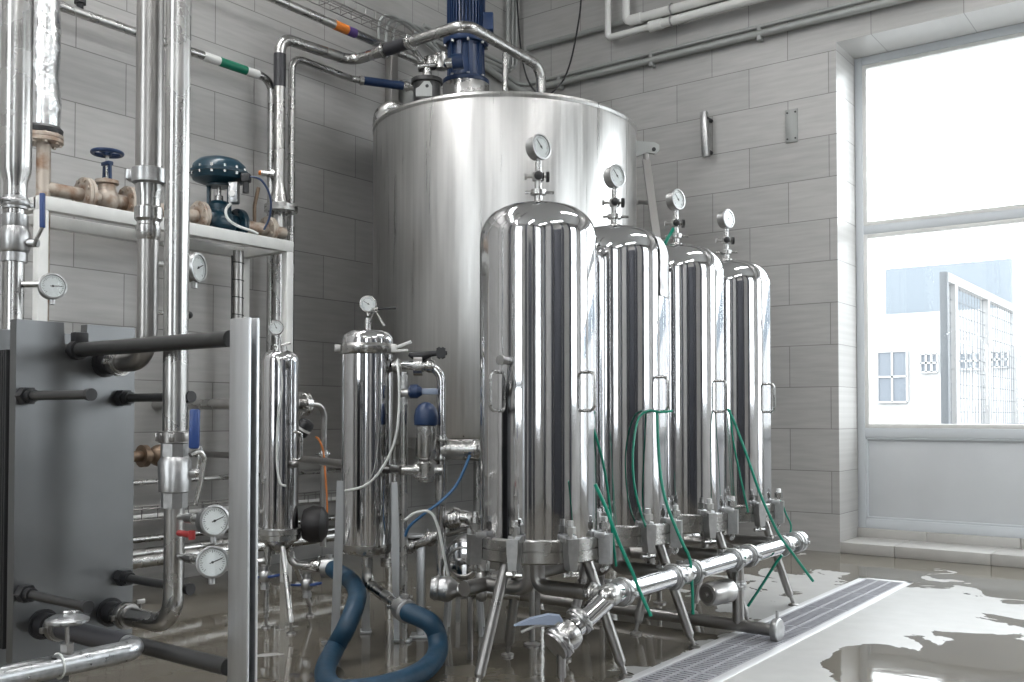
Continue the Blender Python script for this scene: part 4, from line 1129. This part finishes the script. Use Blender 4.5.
def control_valve():
    x, z = SX, SZ
    c = lw(219, 205, x); y = c.y
    zz = lambda v: lw(219, v, x).z
    t = thing('control_valve', 'dark teal pneumatic control valve with round diaphragm head on the rack', 'valve', (x, y, RZ))
    m = MB().lathe((x, y, 0), UP, [(zz(186), .05), (zz(184), .10), (zz(181), .145), (zz(176), .158), (zz(174), .160), (zz(172), .158), (zz(166), .145), (zz(161), .115), (zz(158), .06), (zz(157), 0)], 40)
    m.lathe((x, y, 0), UP, [(zz(175.5), .166), (zz(172.5), .166)], 40)
    do = m.build('diaphragm_head', TEAL, t)
    for k in range(14):
        a = 2 * PI * k / 14; q = V((x + math.cos(a) * .158, y + math.sin(a) * .158, 0)); MB().cyl(q + UP * zz(178), q + UP * zz(170), .007, n=6).build('rim_bolt', PIPE, do)
    yk = MB()
    for s in (-1, 1): yk.box(V((x, y, (zz(184) + zz(214)) / 2)) + RT * s * .058, (.02, .03, zz(184) - zz(214)), .004, rz=YAW)
    yk.lathe((x, y, 0), UP, [(zz(216), .05), (zz(214), .07), (zz(211), .07), (zz(209), .03)], 24).lathe((x, y, 0), UP, [(zz(187), .07), (zz(184), .07)], 24)
    yk.build('yoke', TEAL, t)
    MB().cyl((x, y, zz(210)), (x, y, zz(186)), .012, n=12).cyl((x, y, zz(201)), (x, y, zz(196)), .024, n=12).build('stem', PIPE, t)
    bx = at(234, 193, c.y * 0 + (V((x, y, 0)) - CAM).dot(FW) - .06)
    po = MB().box(bx, (.055, .06, .12), .008, rz=YAW).build('positioner', GALV, t)
    MB().cyl(bx - FW * .03 - UP * .01, bx - FW * .045 - UP * .01, .018, n=16).build('button', WHITE, po)
    q = at(246, 178, (bx - CAM).dot(FW))
    MB().box(q, (.05, .05, .05), .008, rz=YAW).cyl(q - UP * .02, q - UP * .085, .018, n=12).build('air_fitting', BLACK, t)
    # body
    MB().ball((x, y, z - .01), .085, EY, 1.25).lathe((x, y, z), UP, [(.03, .06), (.09, .06), (.11, .045)], 24).build('body', TEAL, t)
    for dy in (-.13, .13):
        m = MB(); flange(m, (x, y + dy, z), EY, .09, .016, 8, .009); m.cyl((x, y, z), (x, y + dy, z), .05, n=20); m.build('flange', RUST if dy < 0 else TEAL, t)
    # white tubing loop
    D = (V((x, y, 0)) - CAM).dot(FW) - .16
    MB().tube(smooth_curve([at(231, 203, D), at(226, 210, D), at(228, 219, D), at(238, 226, D + .05), at(252, 231, D + .1), at(258, 234, D + .12)], 6), .008, 8).build('white_tube', CLEAR, t)
    MB().tube(smooth_curve([at(248, 176, D + .1), at(261, 180, D + .1), at(270, 196, D + .12), at(270, 215, D + .15), at(264, 230, D + .15)], 6), .006, 8).build('air_tube', NAVY, t)
    # downstream pipe to the flange
    y2 = lw(268, 225, x).y
    p = MB().cyl((x, y + .13, z), (x, y2 + .12, z), .036, n=20).build('rack_pipe', RUST, label='weathered pipe at the right end of the rack after the control valve', cat='pipe')
    m = MB(); flange(m, (x, y2, z), EY, .08, .02, 8, .009); m.build('flange', RUST, p)
    MB().tube([V((x, y2 - .1, z + .03)), V((x, y2 - .1, z + .13)), V((x + .01, y2 - .08, z + .24))], .011, 8).build('copper_siphon', BRASS, p)
    # small horizontal stub with orange tip
    xs = .25; s0 = lw(270, 174, xs)
    MB().cyl(s0, V((.2, s0.y, s0.z)), .017, n=12).build('tapping', PIPE, p) if False else None
control_valve()

def tapping():
    x = .2; p0 = lw(279, 175, x)
    a = at(262, 173, (p0 - CAM).dot(FW))
    o = MB().cyl(a, p0, .02, n=14).cyl(a + (p0 - a) * .55, a + (p0 - a) * .8, .03, n=14).build('tapping_cock', PIPE, label='small steel tapping with an orange tip on the tall pipe above the rack', cat='valve')
    MB().cyl(a - (p0 - a) * .18, a, .014, n=10).build('tip', ORANGE, o, label='orange tip')
    # wire traced pipe under the rack
    q = at(238, 290, 5.62)
    w = MB().cyl((q.x, q.y, 0), (q.x, q.y, RZ - .07), .03, n=18).build('traced_pipe', PIPED, label='upright pipe wound with thin wire under the white rack', cat='pipe')
    m = MB()
    for k in range(9): m.ring((q.x, q.y, RZ - .14 - k * .1), (0.05, .1, 1), .032, .003, 18, 5)
    m.tube([V((q.x, q.y, 0)) + (-RT * .03 - FW * .02) + UP * z for z in (.1, RZ - .1)], .005, 6)
    m.build('tracer_wire', BLACK, w)
tapping()

def low_wall_pipes():
    for (u, v, x, r, lab, m) in ((180, 480, .10, .015, 'slim steel pipe low on the left wall, topmost of the stack', PIPE), (180, 535, .12, .019, 'steel pipe low on the left wall, just under the tray', PIPE), (180, 549, .28, .03, 'wide steel pipe low on the left wall, upper of the wide pair', PIPE), (180, 556, .55, .034, 'wide steel pipe low by the left wall, lowest of the stack', PIPE)):
        p = lw(u, v, x)
        o = MB().cyl((x, -6.2, p.z), (x, -2.5 if x > .3 else -1.9, p.z), r, n=18).build('steel_pipe', m, label=lab, cat='pipe', group='low pipes along the left wall')
        for y in (-5.3, -4.2, -2.6):
            MB().box((x / 2, y, p.z - r - .008), (x, .03, .016), .003).ring((x, y, p.z), EY, r + .003, .004, 18, 6).build('bracket', CAST, o)
    # brass valve on the top one
    p = lw(146, 456, .35); y = p.y
    o = MB().cyl((p.x, y - .12, p.z), (p.x, y + .2, p.z), .03, n=18).cyl((p.x, y - .03, p.z), (p.x, y + .0, p.z), .06, n=20).ball((p.x, y + .08, p.z), .06).cyl((p.x, y + .13, p.z), (p.x, y + .16, p.z), .055, n=8).cyl((p.x, y - .13, p.z), (p.x, y - .10, p.z), .055, n=20).cyl((0, y, p.z), (p.x, y, p.z), .02, n=12)
    o.build('brass_valve', BRASS, label='old brass valve fitting on the wall behind the riser', cat='valve')
low_wall_pipes()
#%%MID
# ---------------------------------------------------------------- small filter, far left
def small_filter():
    D = 4.52; c = at(279, 540, D); x, y = c.x, c.y
    zc = lambda v: at(278, v, D).z
    s = D / FPX; R = 18.8 * s
    t = thing('small_filter', 'slim polished filter housing on three legs left of the medium filter', 'filter', (x, y, 0))
    zt = zc(352); zs = zc(362)
    prof = [(zc(527), R), (zs, R)] + [(zs + (zt - zs) * math.sin(PI / 2 * k / 6), R * (.62 + .38 * math.cos(PI / 2 * k / 6))) for k in range(1, 7)] + [(zt + .012, R * .3), (zt + .014, 0)]
    MB().lathe((x, y, 0), UP, prof, 48).build('body', CHROME, t)
    MB().lathe((x, y, 0), UP, [(zc(541), R), (zc(539), R * 1.1), (zc(534), R * 1.12), (zc(533), R * 1.25), (zc(528), R * 1.25), (zc(527), R * 1.05)], 40).build('base_clamp', PIPE, t)
    MB().lathe((x, y, 0), UP, [(zc(552), .02), (zc(545), R * .7), (zc(540), R * .9)], 32).build('bottom_dish', PIPE, t)
    MB().cyl((x, y, zt), (x, y, zc(338)), .009, n=12).cyl((x, y, zc(350)), (x, y, zc(346)), .03, n=16).cyl(V((x, y, zc(346))) - RT * .01, V((x, y, zc(343))) + RT * .05, .006, n=8).build('gauge_stem', PIPE, t)
    g = V((x, y, zc(328))) - RT * .02
    gauge(t, g, facing(g, 5, .1), .036, PIPE, 2.0)
    for (u, v) in ((291, 634), (310, 616), (266, 628)):
        f = fl(u, v); d = f - V((x, y, 0)); top = V((x, y, zc(545))) + V((d.x, d.y, 0)).normalized() * R * .7
        lg = MB().cyl(f + UP * .05, top, .0125, n=14).build('leg', PIPE, t)
        MB().cyl(f, f + UP * .06, .007, n=10).lathe(f, UP, [(0, .022), (.008, .02), (.012, .01)], 14).build('foot', PIPED, lg)
    # two elbows under the base
    a = V((x, y, zc(548)))
    MB().tube([a - RT * .05, a - RT * .05 - UP * .06, a - RT * .22 - UP * .075], .019, 16, bend=.06).build('outlet_elbow', PIPE, t)
    b = at(322, 568, D - .05)
    MB().tube([a + RT * .05, V((a.x, a.y, b.z + .01)) + RT * .06, b], .019, 16, bend=.06).build('outlet_elbow', PIPE, t)
    clamp(t, b + (a - b).normalized() * .03, b - a + UP * .08, .02)
    for (u, v) in ((265, 576), (307, 584)):
        p = at(u, v, D - .06)
        vb = MB().ball(p, .032).cyl(p + UP * .05, p - UP * .05, .018, n=14).lathe(p - UP * .06, UP, [(0, .022), (.02, .022)], 6).cyl(p - RT * .05, p + RT * .05, .012, n=10).build('drain_cock', CAST, t)
        MB().beam(p + RT * .02 - FW * .03, p + RT * .075 - FW * .03 + UP * .01, .018, .012, bev=.004).build('cock_handle', BLUEP, vb)
        MB().beam(p - RT * .07 - FW * .02, p - RT * .02 - FW * .03, .012, .01, bev=.003).build('cock_handle', BLUEP, vb)
    h = at(297, 445, D - .02); 
    e = V((x, y, 0)) + RT * R * .75 - FW * R * .5
    MB().tube([V((e.x, e.y, zc(432))) - RT * .02, V((e.x, e.y, zc(432))) + RT * .045, V((e.x, e.y, zc(459))) + RT * .045, V((e.x, e.y, zc(459))) - RT * .02], .0055, 8, bend=.015).build('bow_handle', PIPE, t)
    MB().tube(smooth_curve([at(275, 345, D), at(279, 362, D - R - .01), at(282, 385, D - R - .012), at(278, 420, D - R - .01), at(277, 460, D - R - .01), at(280, 482, D - R - .012), at(286, 486, D - R - .005)], 6), .0055, 8).build('clear_tube', CLEAR, t)
    # black rubber boot on its right flank
    MB().lathe(at(302, 524, D + .05), RT - UP * .03, [(0, .03), (.01, .07), (.05, .088), (.095, .082), (.115, .055), (.12, 0)], 24).build('rubber_boot', RUBBER, t, label='black rubber boot')
    return b
SFB = small_filter()

def medium_filter():
    D = 4.22; c = at(367, 540, D); x, y = c.x, c.y
    zc = lambda v: at(367, v, D).z
    s = D / FPX; R = 25.4 * s
    t = thing('medium_filter', 'mid sized steel filter housing with clamp ring and flat legs, feeding a blue hose', 'filter', (x, y, 0))
    zl = zc(344)
    MB().lathe((x, y, 0), UP, [(zc(548), R * .97), (zc(547), R), (zc(354), R)], 56).build('body', CHROME, t)
    prof = [(zc(346), R)] + [(zc(341) + (zc(330) - zc(341)) * math.sin(PI / 2 * k / 8), R * (.42 + .58 * math.cos(PI / 2 * k / 8))) for k in range(0, 9)] + [(zc(329), 0)]
    MB().lathe((x, y, 0), UP, prof, 56).build('lid', CHROME, t)
    MB().lathe((x, y, 0), UP, [(zc(355), R), (zc(354), R * 1.06), (zc(351), R * 1.1), (zc(347), R * 1.1), (zc(345.5), R * 1.05), (zc(344), R)], 56).build('clamp_ring', PIPE, t)
    q = V((x, y, zc(349))) + RT * R * 1.08 - FW * .04
    MB().beam(q, q + RT * .075 + UP * .028, .02, .014, bev=.004).beam(q + UP * -.012, q + RT * .06 - UP * .008, .02, .012, bev=.004).box(q, (.028, .03, .036), .006, rz=YAW).build('clamp_wing', WHITE, t)
    q = V((x, y, zc(349))) - RT * R * 1.1 - FW * .03
    MB().box(q, (.03, .04, .035), .006, rz=YAW).build('clamp_hinge', PIPED, t)
    MB().lathe((x, y, 0), UP, [(zc(556), .03), (zc(552), R * .92), (zc(546), R * 1.02), (zc(543), R * 1.02)], 48).build('bottom_ring', PIPE, t)
    MB().cyl((x, y, zc(331)), (x, y, zc(318)), .013, n=14).build('gauge_stem', PIPE, t)
    MB().tube([V((x, y, zc(322))) + RT * .01, at(375, 310, D), at(384, 326, D)], .007, 8).cyl(at(370, 311, D), at(378, 309, D), .012, n=10).build('bleed_cock', PIPE, t)
    MB().cyl(at(378, 309, D), at(396, 308, D), .005, n=8).build('bleed_lever', BLACK, t)
    g = V((x, y, zc(304.5))); gauge(t, g, facing(g, 6, .1), .037, PIPE, 2.6)
    # flat legs
    for (deg, vt) in ((-8, 482), (207, 480), (100, 500)):
        g_ = math.radians(deg); d = RT * math.cos(g_) + FW * math.sin(g_)
        tp = V((x, y, zc(vt))) + d * (R + .006); fb = V((x, y, 0)) + d * (R + .03)
        lg = MB().beam(tp, fb + UP * .01, .036, .008, up=FW).build('leg', POST, t)
        MB().box(fb + UP * .006 + d * .02, (.07, .05, .012), .002, rz=math.atan2(d.y, d.x)).build('foot', POST, lg)
    # bottom outlet down to the hose
    a = V((x, y, zc(553))); b = V((x, y, zc(584))) + RT * .005; c2 = at(399, 606, D - .32)
    MB().tube([a, b, c2], .024, 18, bend=.06).build('outlet_pipe', PIPE, t)
    clamp(t, c2, c2 - b, .026)
    # clear tube
    MB().tube(smooth_curve([at(397, 360, D - .1), at(399, 380, D - .13), at(399, 410, D - .13), at(395, 440, D - .14), at(383, 467, D - .14), at(366, 485, D - .14), at(345, 491, D - .12)], 6), .0055, 8).build('clear_tube', CLEAR, t)
    return c2, (c2 - b).normalized(), (x, y)
MHB, MHD, MFC = medium_filter()

def blue_hose():
    a = MHB + MHD * .03; b = SFB
    r = .0385
    pts = [a, a + MHD * .05, at(429, 622, 3.80), at(437, 636, 3.80), fl(437, 654, .06), fl(424, 670, .045), fl(398, 682, .04), fl(362, 690, .04), fl(334, 689, .04), fl(325, 672, .045), fl(334, 650, .05)]
    pts += [at(346, 628, 3.86), at(355, 606, 3.95), at(357, 592, 4.08), at(350, 580, 4.3), at(339, 573, 4.36), b + RT * .04, b]
    o = MB().tube(smooth_curve(pts, 7), r, 20).build('blue_hose', HOSE, label='thick dark blue rubber hose looping on the floor between two filters', cat='hose')
    for (p, d) in ((a + MHD * .03, MHD), (b + RT * .03, RT)):
        MB().lathe(p, d, [(-.035, .03), (-.03, r + .008), (.03, r + .008), (.035, r)], 22).box(p + UP * (r + .014), (.03, .02, .02), .003).build('hose_clip', CAST, o)
blue_hose()

# valve group between the filters -----------------------------------------------------------------------
def valve_group():
    D = 4.2; s = D / FPX
    P = lambda u, v, dd=0.0: at(u, v, D + dd)
    # outlet line from the medium filter lid, over and down
    o = MB().tube([P(392, 366), P(400, 365), P(441, 366), P(441, 600)], 4.6 * s, 18, bend=.07).build('outlet_pipe', CHROME, label='polished pipe arching from the medium filter top and dropping to the floor valves', cat='pipe')
    for (u) in (397, 420, 430): clamp(o, P(u, 366), RT, 4.8 * s)
    for v in (440, 459): clamp(o, P(441, v), UP, 4.8 * s)
    MB().cyl(P(441, 458), P(441, 500), 6.2 * s, n=20).lathe(P(441, 505), UP, [(0, 4.6 * s), (.025, 6.2 * s)], 20).build('reducer', PIPE, o)
    vb = MB().lathe(P(418, 366), RT, [(-.02, 5 * s), (-.018, 10 * s), (.02, 10 * s), (.022, 5 * s)], 24).cyl(P(420, 362), P(421, 354), .012, n=12).build('butterfly_valve', PIPE, o)
    MB().tube([P(409, 354), P(415, 356), P(424, 356), P(434, 353)], lambda q: .010 + .012 * math.sin(PI * q), 12).cyl(P(432, 354), P(438, 353), .012, n=10).build('valve_handle', BLACK, vb)
    st = MB()
    c = P(441, 353, -.04)
    for k in range(6):
        a = PI * k / 3; st.cyl(c, c + (RT * math.cos(a) + UP * math.sin(a)) * .026, .009, n=8)
    st.cyl(c - FW * .012, c + FW * .012, .022, n=16)
    st.build('star_knob', BLACK, vb)
    # slim upright with blue lever
    u = MB().cyl(P(404, 372, -.02), V((P(404, 372, -.02).x, P(404, 372, -.02).y, .0)), 4.0 * s, n=16).build('upright_pipe', PIPE, label='slim upright pipe with blue lever cock just right of the medium filter', cat='pipe')
    vb = MB().cyl(P(399, 393, -.03), P(412, 393, -.03), 5.5 * s, n=16).cyl(P(404, 386, -.02), P(404, 400, -.02), 6 * s, n=16).build('lever_cock', PIPE, u)
    MB().lathe(P(408, 391.5, -.05), RT, [(0, .015), (.01, .03), (.04, .03), (.06, .016)], 16).build('cock_knob', NAVY, vb)
    MB().beam(P(417, 391.5, -.05), P(438, 391.5, -.05), .016, .026, bev=.005).build('cock_lever', LBLUE, vb)
    # pneumatic valve with blue cap
    c = P(426, 440, -.08)
    t = thing('actuated_valve', 'steel pneumatic valve with a round navy cap between the filters', 'valve', (c.x, c.y, P(428, 490, -.08).z))
    z = lambda v: P(426, v, -.08).z
    MB().lathe((c.x, c.y, 0), UP, [(z(425), 11.5 * s), (z(422), 12 * s), (z(416), 12 * s), (z(409), 10.5 * s), (z(404.5), 7 * s), (z(402.5), 3 * s), (z(402), 0)], 28).build('cap', NAVY, t)
    MB().lathe((c.x, c.y, 0), UP, [(z(462), 3 * s), (z(458), 9.5 * s), (z(455), 10.2 * s), (z(426), 10.2 * s), (z(424.5), 9 * s)], 28).build('actuator', PIPE, t)
    b = V((c.x, c.y, z(470)))
    MB().lathe(b, UP, [(-.05, .018), (-.04, .04), (.03, .045), (.05, .025)], 22).cyl(b - RT * .10, b + RT * .07, .022, n=16).build('valve_body', PIPE, t)
    clamp(t, b - RT * .03, RT, .026); clamp(t, b - UP * .03, UP, .026)
    # level pipe from the wall into it
    w = at(300, 459, 5.2)
    MB().tube([V((0.0, w.y + .1, w.z)), w, b - RT * .10], .019, 14, bend=.05).build('cross_pipe', PIPED, label='dull pipe from the left wall passing behind the medium filter', cat='pipe')
    # horizontal fitting to the right under the tank
    q0, q1 = P(441, 449), P(478, 449, .0)
    h = MB().cyl(q0, P(449, 449), .03, n=18).cyl(P(448, 449), q1, 9.5 * s, n=24, bev=.006).build('sight_glass', PIPE, label='short horizontal steel cylinder fitting under the tank edge', cat='fitting')
    clamp(h, P(449, 449), RT, .03); clamp(h, P(476, 449), RT, .03)
    # air tubes
    MB().tube(smooth_curve([P(470, 455, -.05), P(464, 470, -.05), P(455, 487, -.05), P(440, 502, -.07), P(424, 514, -.07), P(410, 526, -.05), P(405, 536, -.03)], 6), .0065, 8).build('air_tube', AIRB, label='blue air tube sagging from the cylinder fitting to the low pipes', cat='tube')
    MB().tube(smooth_curve([P(405, 520, -.1), P(415, 513, -.1), P(430, 512, -.1), P(438, 527, -.1), P(444, 555, -.1), P(450, 585, -.08)], 6), .006, 8).build('white_tube', CLEAR, label='thin white tube arching down to the floor pump', cat='tube')
    # slanting pipe to the right with elbow
    s1 = MB().tube([P(395, 552, .1), P(446, 532, .06), P(470, 527, .1)], .024, 16, bend=.05).build('suction_pipe', PIPE, label='steel pipe rising to the right behind the drop pipe, ending near the nearest filter', cat='pipe')
    for u, v in ((410, 546), (430, 538.5)): clamp(s1, P(u, v, .08), P(446, 532) - P(395, 552), .024)
    e = MB().ball(P(452, 519), .045).tube([P(447, 520), P(463, 516), P(478, 522), P(482, 540)], .028, 16, bend=.06).build('pump_elbow', PIPE, label='bright steel elbow above the floor pump beside the nearest filter', cat='pipe')
    clamp(e, P(455, 518), RT, .034)
    # stand
    f = V((P(421, 545, .1).x, P(421, 545, .1).y, 0))
    MB().box(f + UP * .22, (.035, .035, .44), .003, rz=YAW).box(f + UP * .005, (.09, .09, .01), .002, rz=YAW).box(f + UP * .44, (.14, .08, .012), .002, rz=YAW).build('pipe_stand', POST, label='short square steel stand under the rising pipe', cat='stand')
    # pump
    c = P(463, 560, .1); t = thing('pump', 'small polished floor pump with round head beside the nearest filter', 'pump', (c.x, c.y, 0))
    MB().lathe(c - FW * .06, FW, [(0, .04), (.01, .085), (.05, .095), (.07, .085), (.09, .085), (.1, .06), (.16, .06)], 32).build('pump_head', CHROME, t)
    MB().lathe(c + FW * .09, FW, [(0, .07), (.01, .078), (.20, .078), (.22, .06)], 28).build('pump_motor', CAST, t)
    b2 = MB()
    for sx in (-1, 1):
        for d in (0, .2): b2.cyl(V((c.x, c.y, 0)) + RT * sx * .08 + FW * d, c + RT * sx * .06 + FW * d - UP * .06, .012, n=10)
    b2.build('pump_stand', POST, t)
    MB().ring(c - FW * .055, FW, .062, .006, 28, 8).build('head_ring', PIPED, t)
    # valve cluster low and the inlet pipe towards the filters
    c = P(440, 590, -.3); D2 = D - .3
    q = lambda u, v: at(u, v, D2)
    t = thing('floor_valve', 'cluster of clamped steel valves low on the floor left of the nearest filter', 'valve', (c.x, c.y, 0))
    d = (q(500, 592) - q(440, 588)).normalized()
    MB().lathe(q(432, 588), d, [(0, .0), (0, .034), (.012, .038), (.03, .045), (.055, .052), (.07, .05), (.085, .04), (.1, .028)], 26).build('valve_body', CAST, t)
    clamp(t, q(446, 589), d, .036, CAST); clamp(t, q(436, 588), d, .034, CAST)
    MB().cyl(q(448, 589), q(520, 594), .026, n=20).build('inlet_pipe', PIPE, t)
    clamp(t, q(482, 591), d, .03, CAST)
    MB().cyl(q(482, 588), q(484, 545), .016, n=14).cyl(q(483, 570), q(484, 555), .028, n=14).ball(q(483, 577), .032).build('top_branch', PIPE, t)
    MB().tube([q(484, 545), q(484, 538), q(480, 533)], .02, 12).build('branch_cap', PIPED, t)
    MB().cyl(V((q(470, 590).x, q(470, 590).y, 0)), q(470, 592), .012, n=10).build('support', PIPED, t)
    # low stand on the floor behind the first filter
    a, b = fl(458, 622), fl(538, 618)
    m = MB().beam(a + UP * .12, b + UP * .12, .025, .025)
    for p in (a, b): m.beam(p, p + UP * .12, .022, .022, up=FW)
    m.build('floor_bracket', PIPED, label='low steel bracket bar on the floor behind the nearest filter', cat='bracket')
    # inlet manifold behind the filters
    xr = FX - .28
    o = MB().cyl((xr, FY - .1, .30), (xr, FY + FS * 3 + .2, .30), .03, n=18).build('inlet_manifold', PIPED, label='dull inlet manifold pipe running behind the four filters', cat='pipe')
    for k in range(4): clamp(o, (xr, FY + FS * k + .14, .30), EY, .03, CAST)
    for k in range(3):
        f = V((xr, FY + FS * (k + .62), 0)); MB().cyl(f, f + UP * .28, .013, n=12).lathe(f, UP, [(0, .035), (.008, .035), (.014, .012)], 14).build('support_leg', PIPED, o)
valve_group()

def wall_flange():
    D = 5.25
    p = at(303, 404, D)
    t = MB()
    flange(t, p, EY, .066, .018, 8, .008)
    t.tube([V((0, p.y - .22, p.z)), p - EY * .22, p], .03, 18, bend=.05)
    o = t.build('flanged_valve', PIPE, label='flanged steel wall connection with a bent pipe right of the slim filter', cat='valve')
    e = p + EY * .15
    MB().tube([p, e, V((e.x, e.y, .25))], .018, 14, bend=.07).build('bent_pipe', PIPED, o)
    clamp(o, V((e.x, e.y, at(320, 455, D).z)), UP, .02)
    MB().lathe(at(299, 436, D - .1), RT * .6 + UP, [(0, .025), (.01, .036), (.07, .044), (.09, .036), (.10, 0)], 20).build('black_knob', BLACK, o)
    MB().lathe(at(299, 436, D - .1), RT * .6 + UP, [(.035, .0425), (.048, .044)], 20).build('white_band', WHITE, o)
    MB().tube(smooth_curve([at(316, 437, D - .04), at(319, 440, D - .05), at(323, 450, D - .04), at(325, 470, D - .04), at(327, 500, D - .04), at(327, 520, D - .03)], 5), .0055, 8).build('orange_cable', ORCABLE, label='orange cable hanging beside the bent wall pipe', cat='cable')
wall_flange()
#%%END
# ---------------------------------------------------------------- light, sky, camera
w = bpy.data.worlds.new('sky'); SC.world = w; w.use_nodes = True
bg = w.node_tree.nodes['Background']; bg.inputs['Color'].default_value = (0.93, 0.97, 1.0, 1); bg.inputs['Strength'].default_value = 7.0

def portal(loc, rot, sx, sy):
    l = bpy.data.lights.new('window_portal', 'AREA'); l.shape = 'RECTANGLE'; l.size = sx; l.size_y = sy
    l.cycles.is_portal = True
    o = bpy.data.objects.new('window_portal', l); o.location = loc; o.rotation_euler = rot; COL.objects.link(o)
portal(((W1[0] + W1[1]) / 2, .52, (.84 + W1[3]) / 2), (-PI / 2, 0, 0), W1[1] - W1[0], W1[3] - .84)
portal((7.575, .52, 1.95), (-PI / 2, 0, 0), 2.75, 3.3)
for (a, b, z0, z1) in RW: portal((XR + .31, (a + b) / 2, (z0 + z1) / 2), (0, PI / 2, 0), z1 - z0, b - a)
for (a, b, z0, z1) in FWN: portal(((a + b) / 2, YF - .31, (z0 + z1) / 2), (PI / 2, 0, 0), b - a, z1 - z0)

cd = bpy.data.cameras.new('camera'); co = bpy.data.objects.new('camera', cd); COL.objects.link(co)
co.location = CAM; co.rotation_euler = (PI / 2 + PITCH, 0, YAW)
cd.sensor_fit = 'HORIZONTAL'; cd.sensor_width = 36; cd.lens = FPX / 1024 * 36
cd.shift_y = (PY - 341) / 1024; cd.clip_start = .05; cd.clip_end = 200
SC.camera = co
SC.view_settings.view_transform = 'Standard'; SC.view_settings.look = 'None'; SC.view_settings.gamma = 1
SC.view_settings.use_curve_mapping = False; SC.view_settings.exposure = 0.2
SC.cycles.use_denoising = True
SC.cycles.max_bounces = 10; SC.cycles.diffuse_bounces = 4; SC.cycles.glossy_bounces = 6; SC.cycles.transparent_max_bounces = 12
SC.cycles.caustics_reflective = False; SC.cycles.caustics_refractive = False
SC.cycles.sample_clamp_indirect = 8
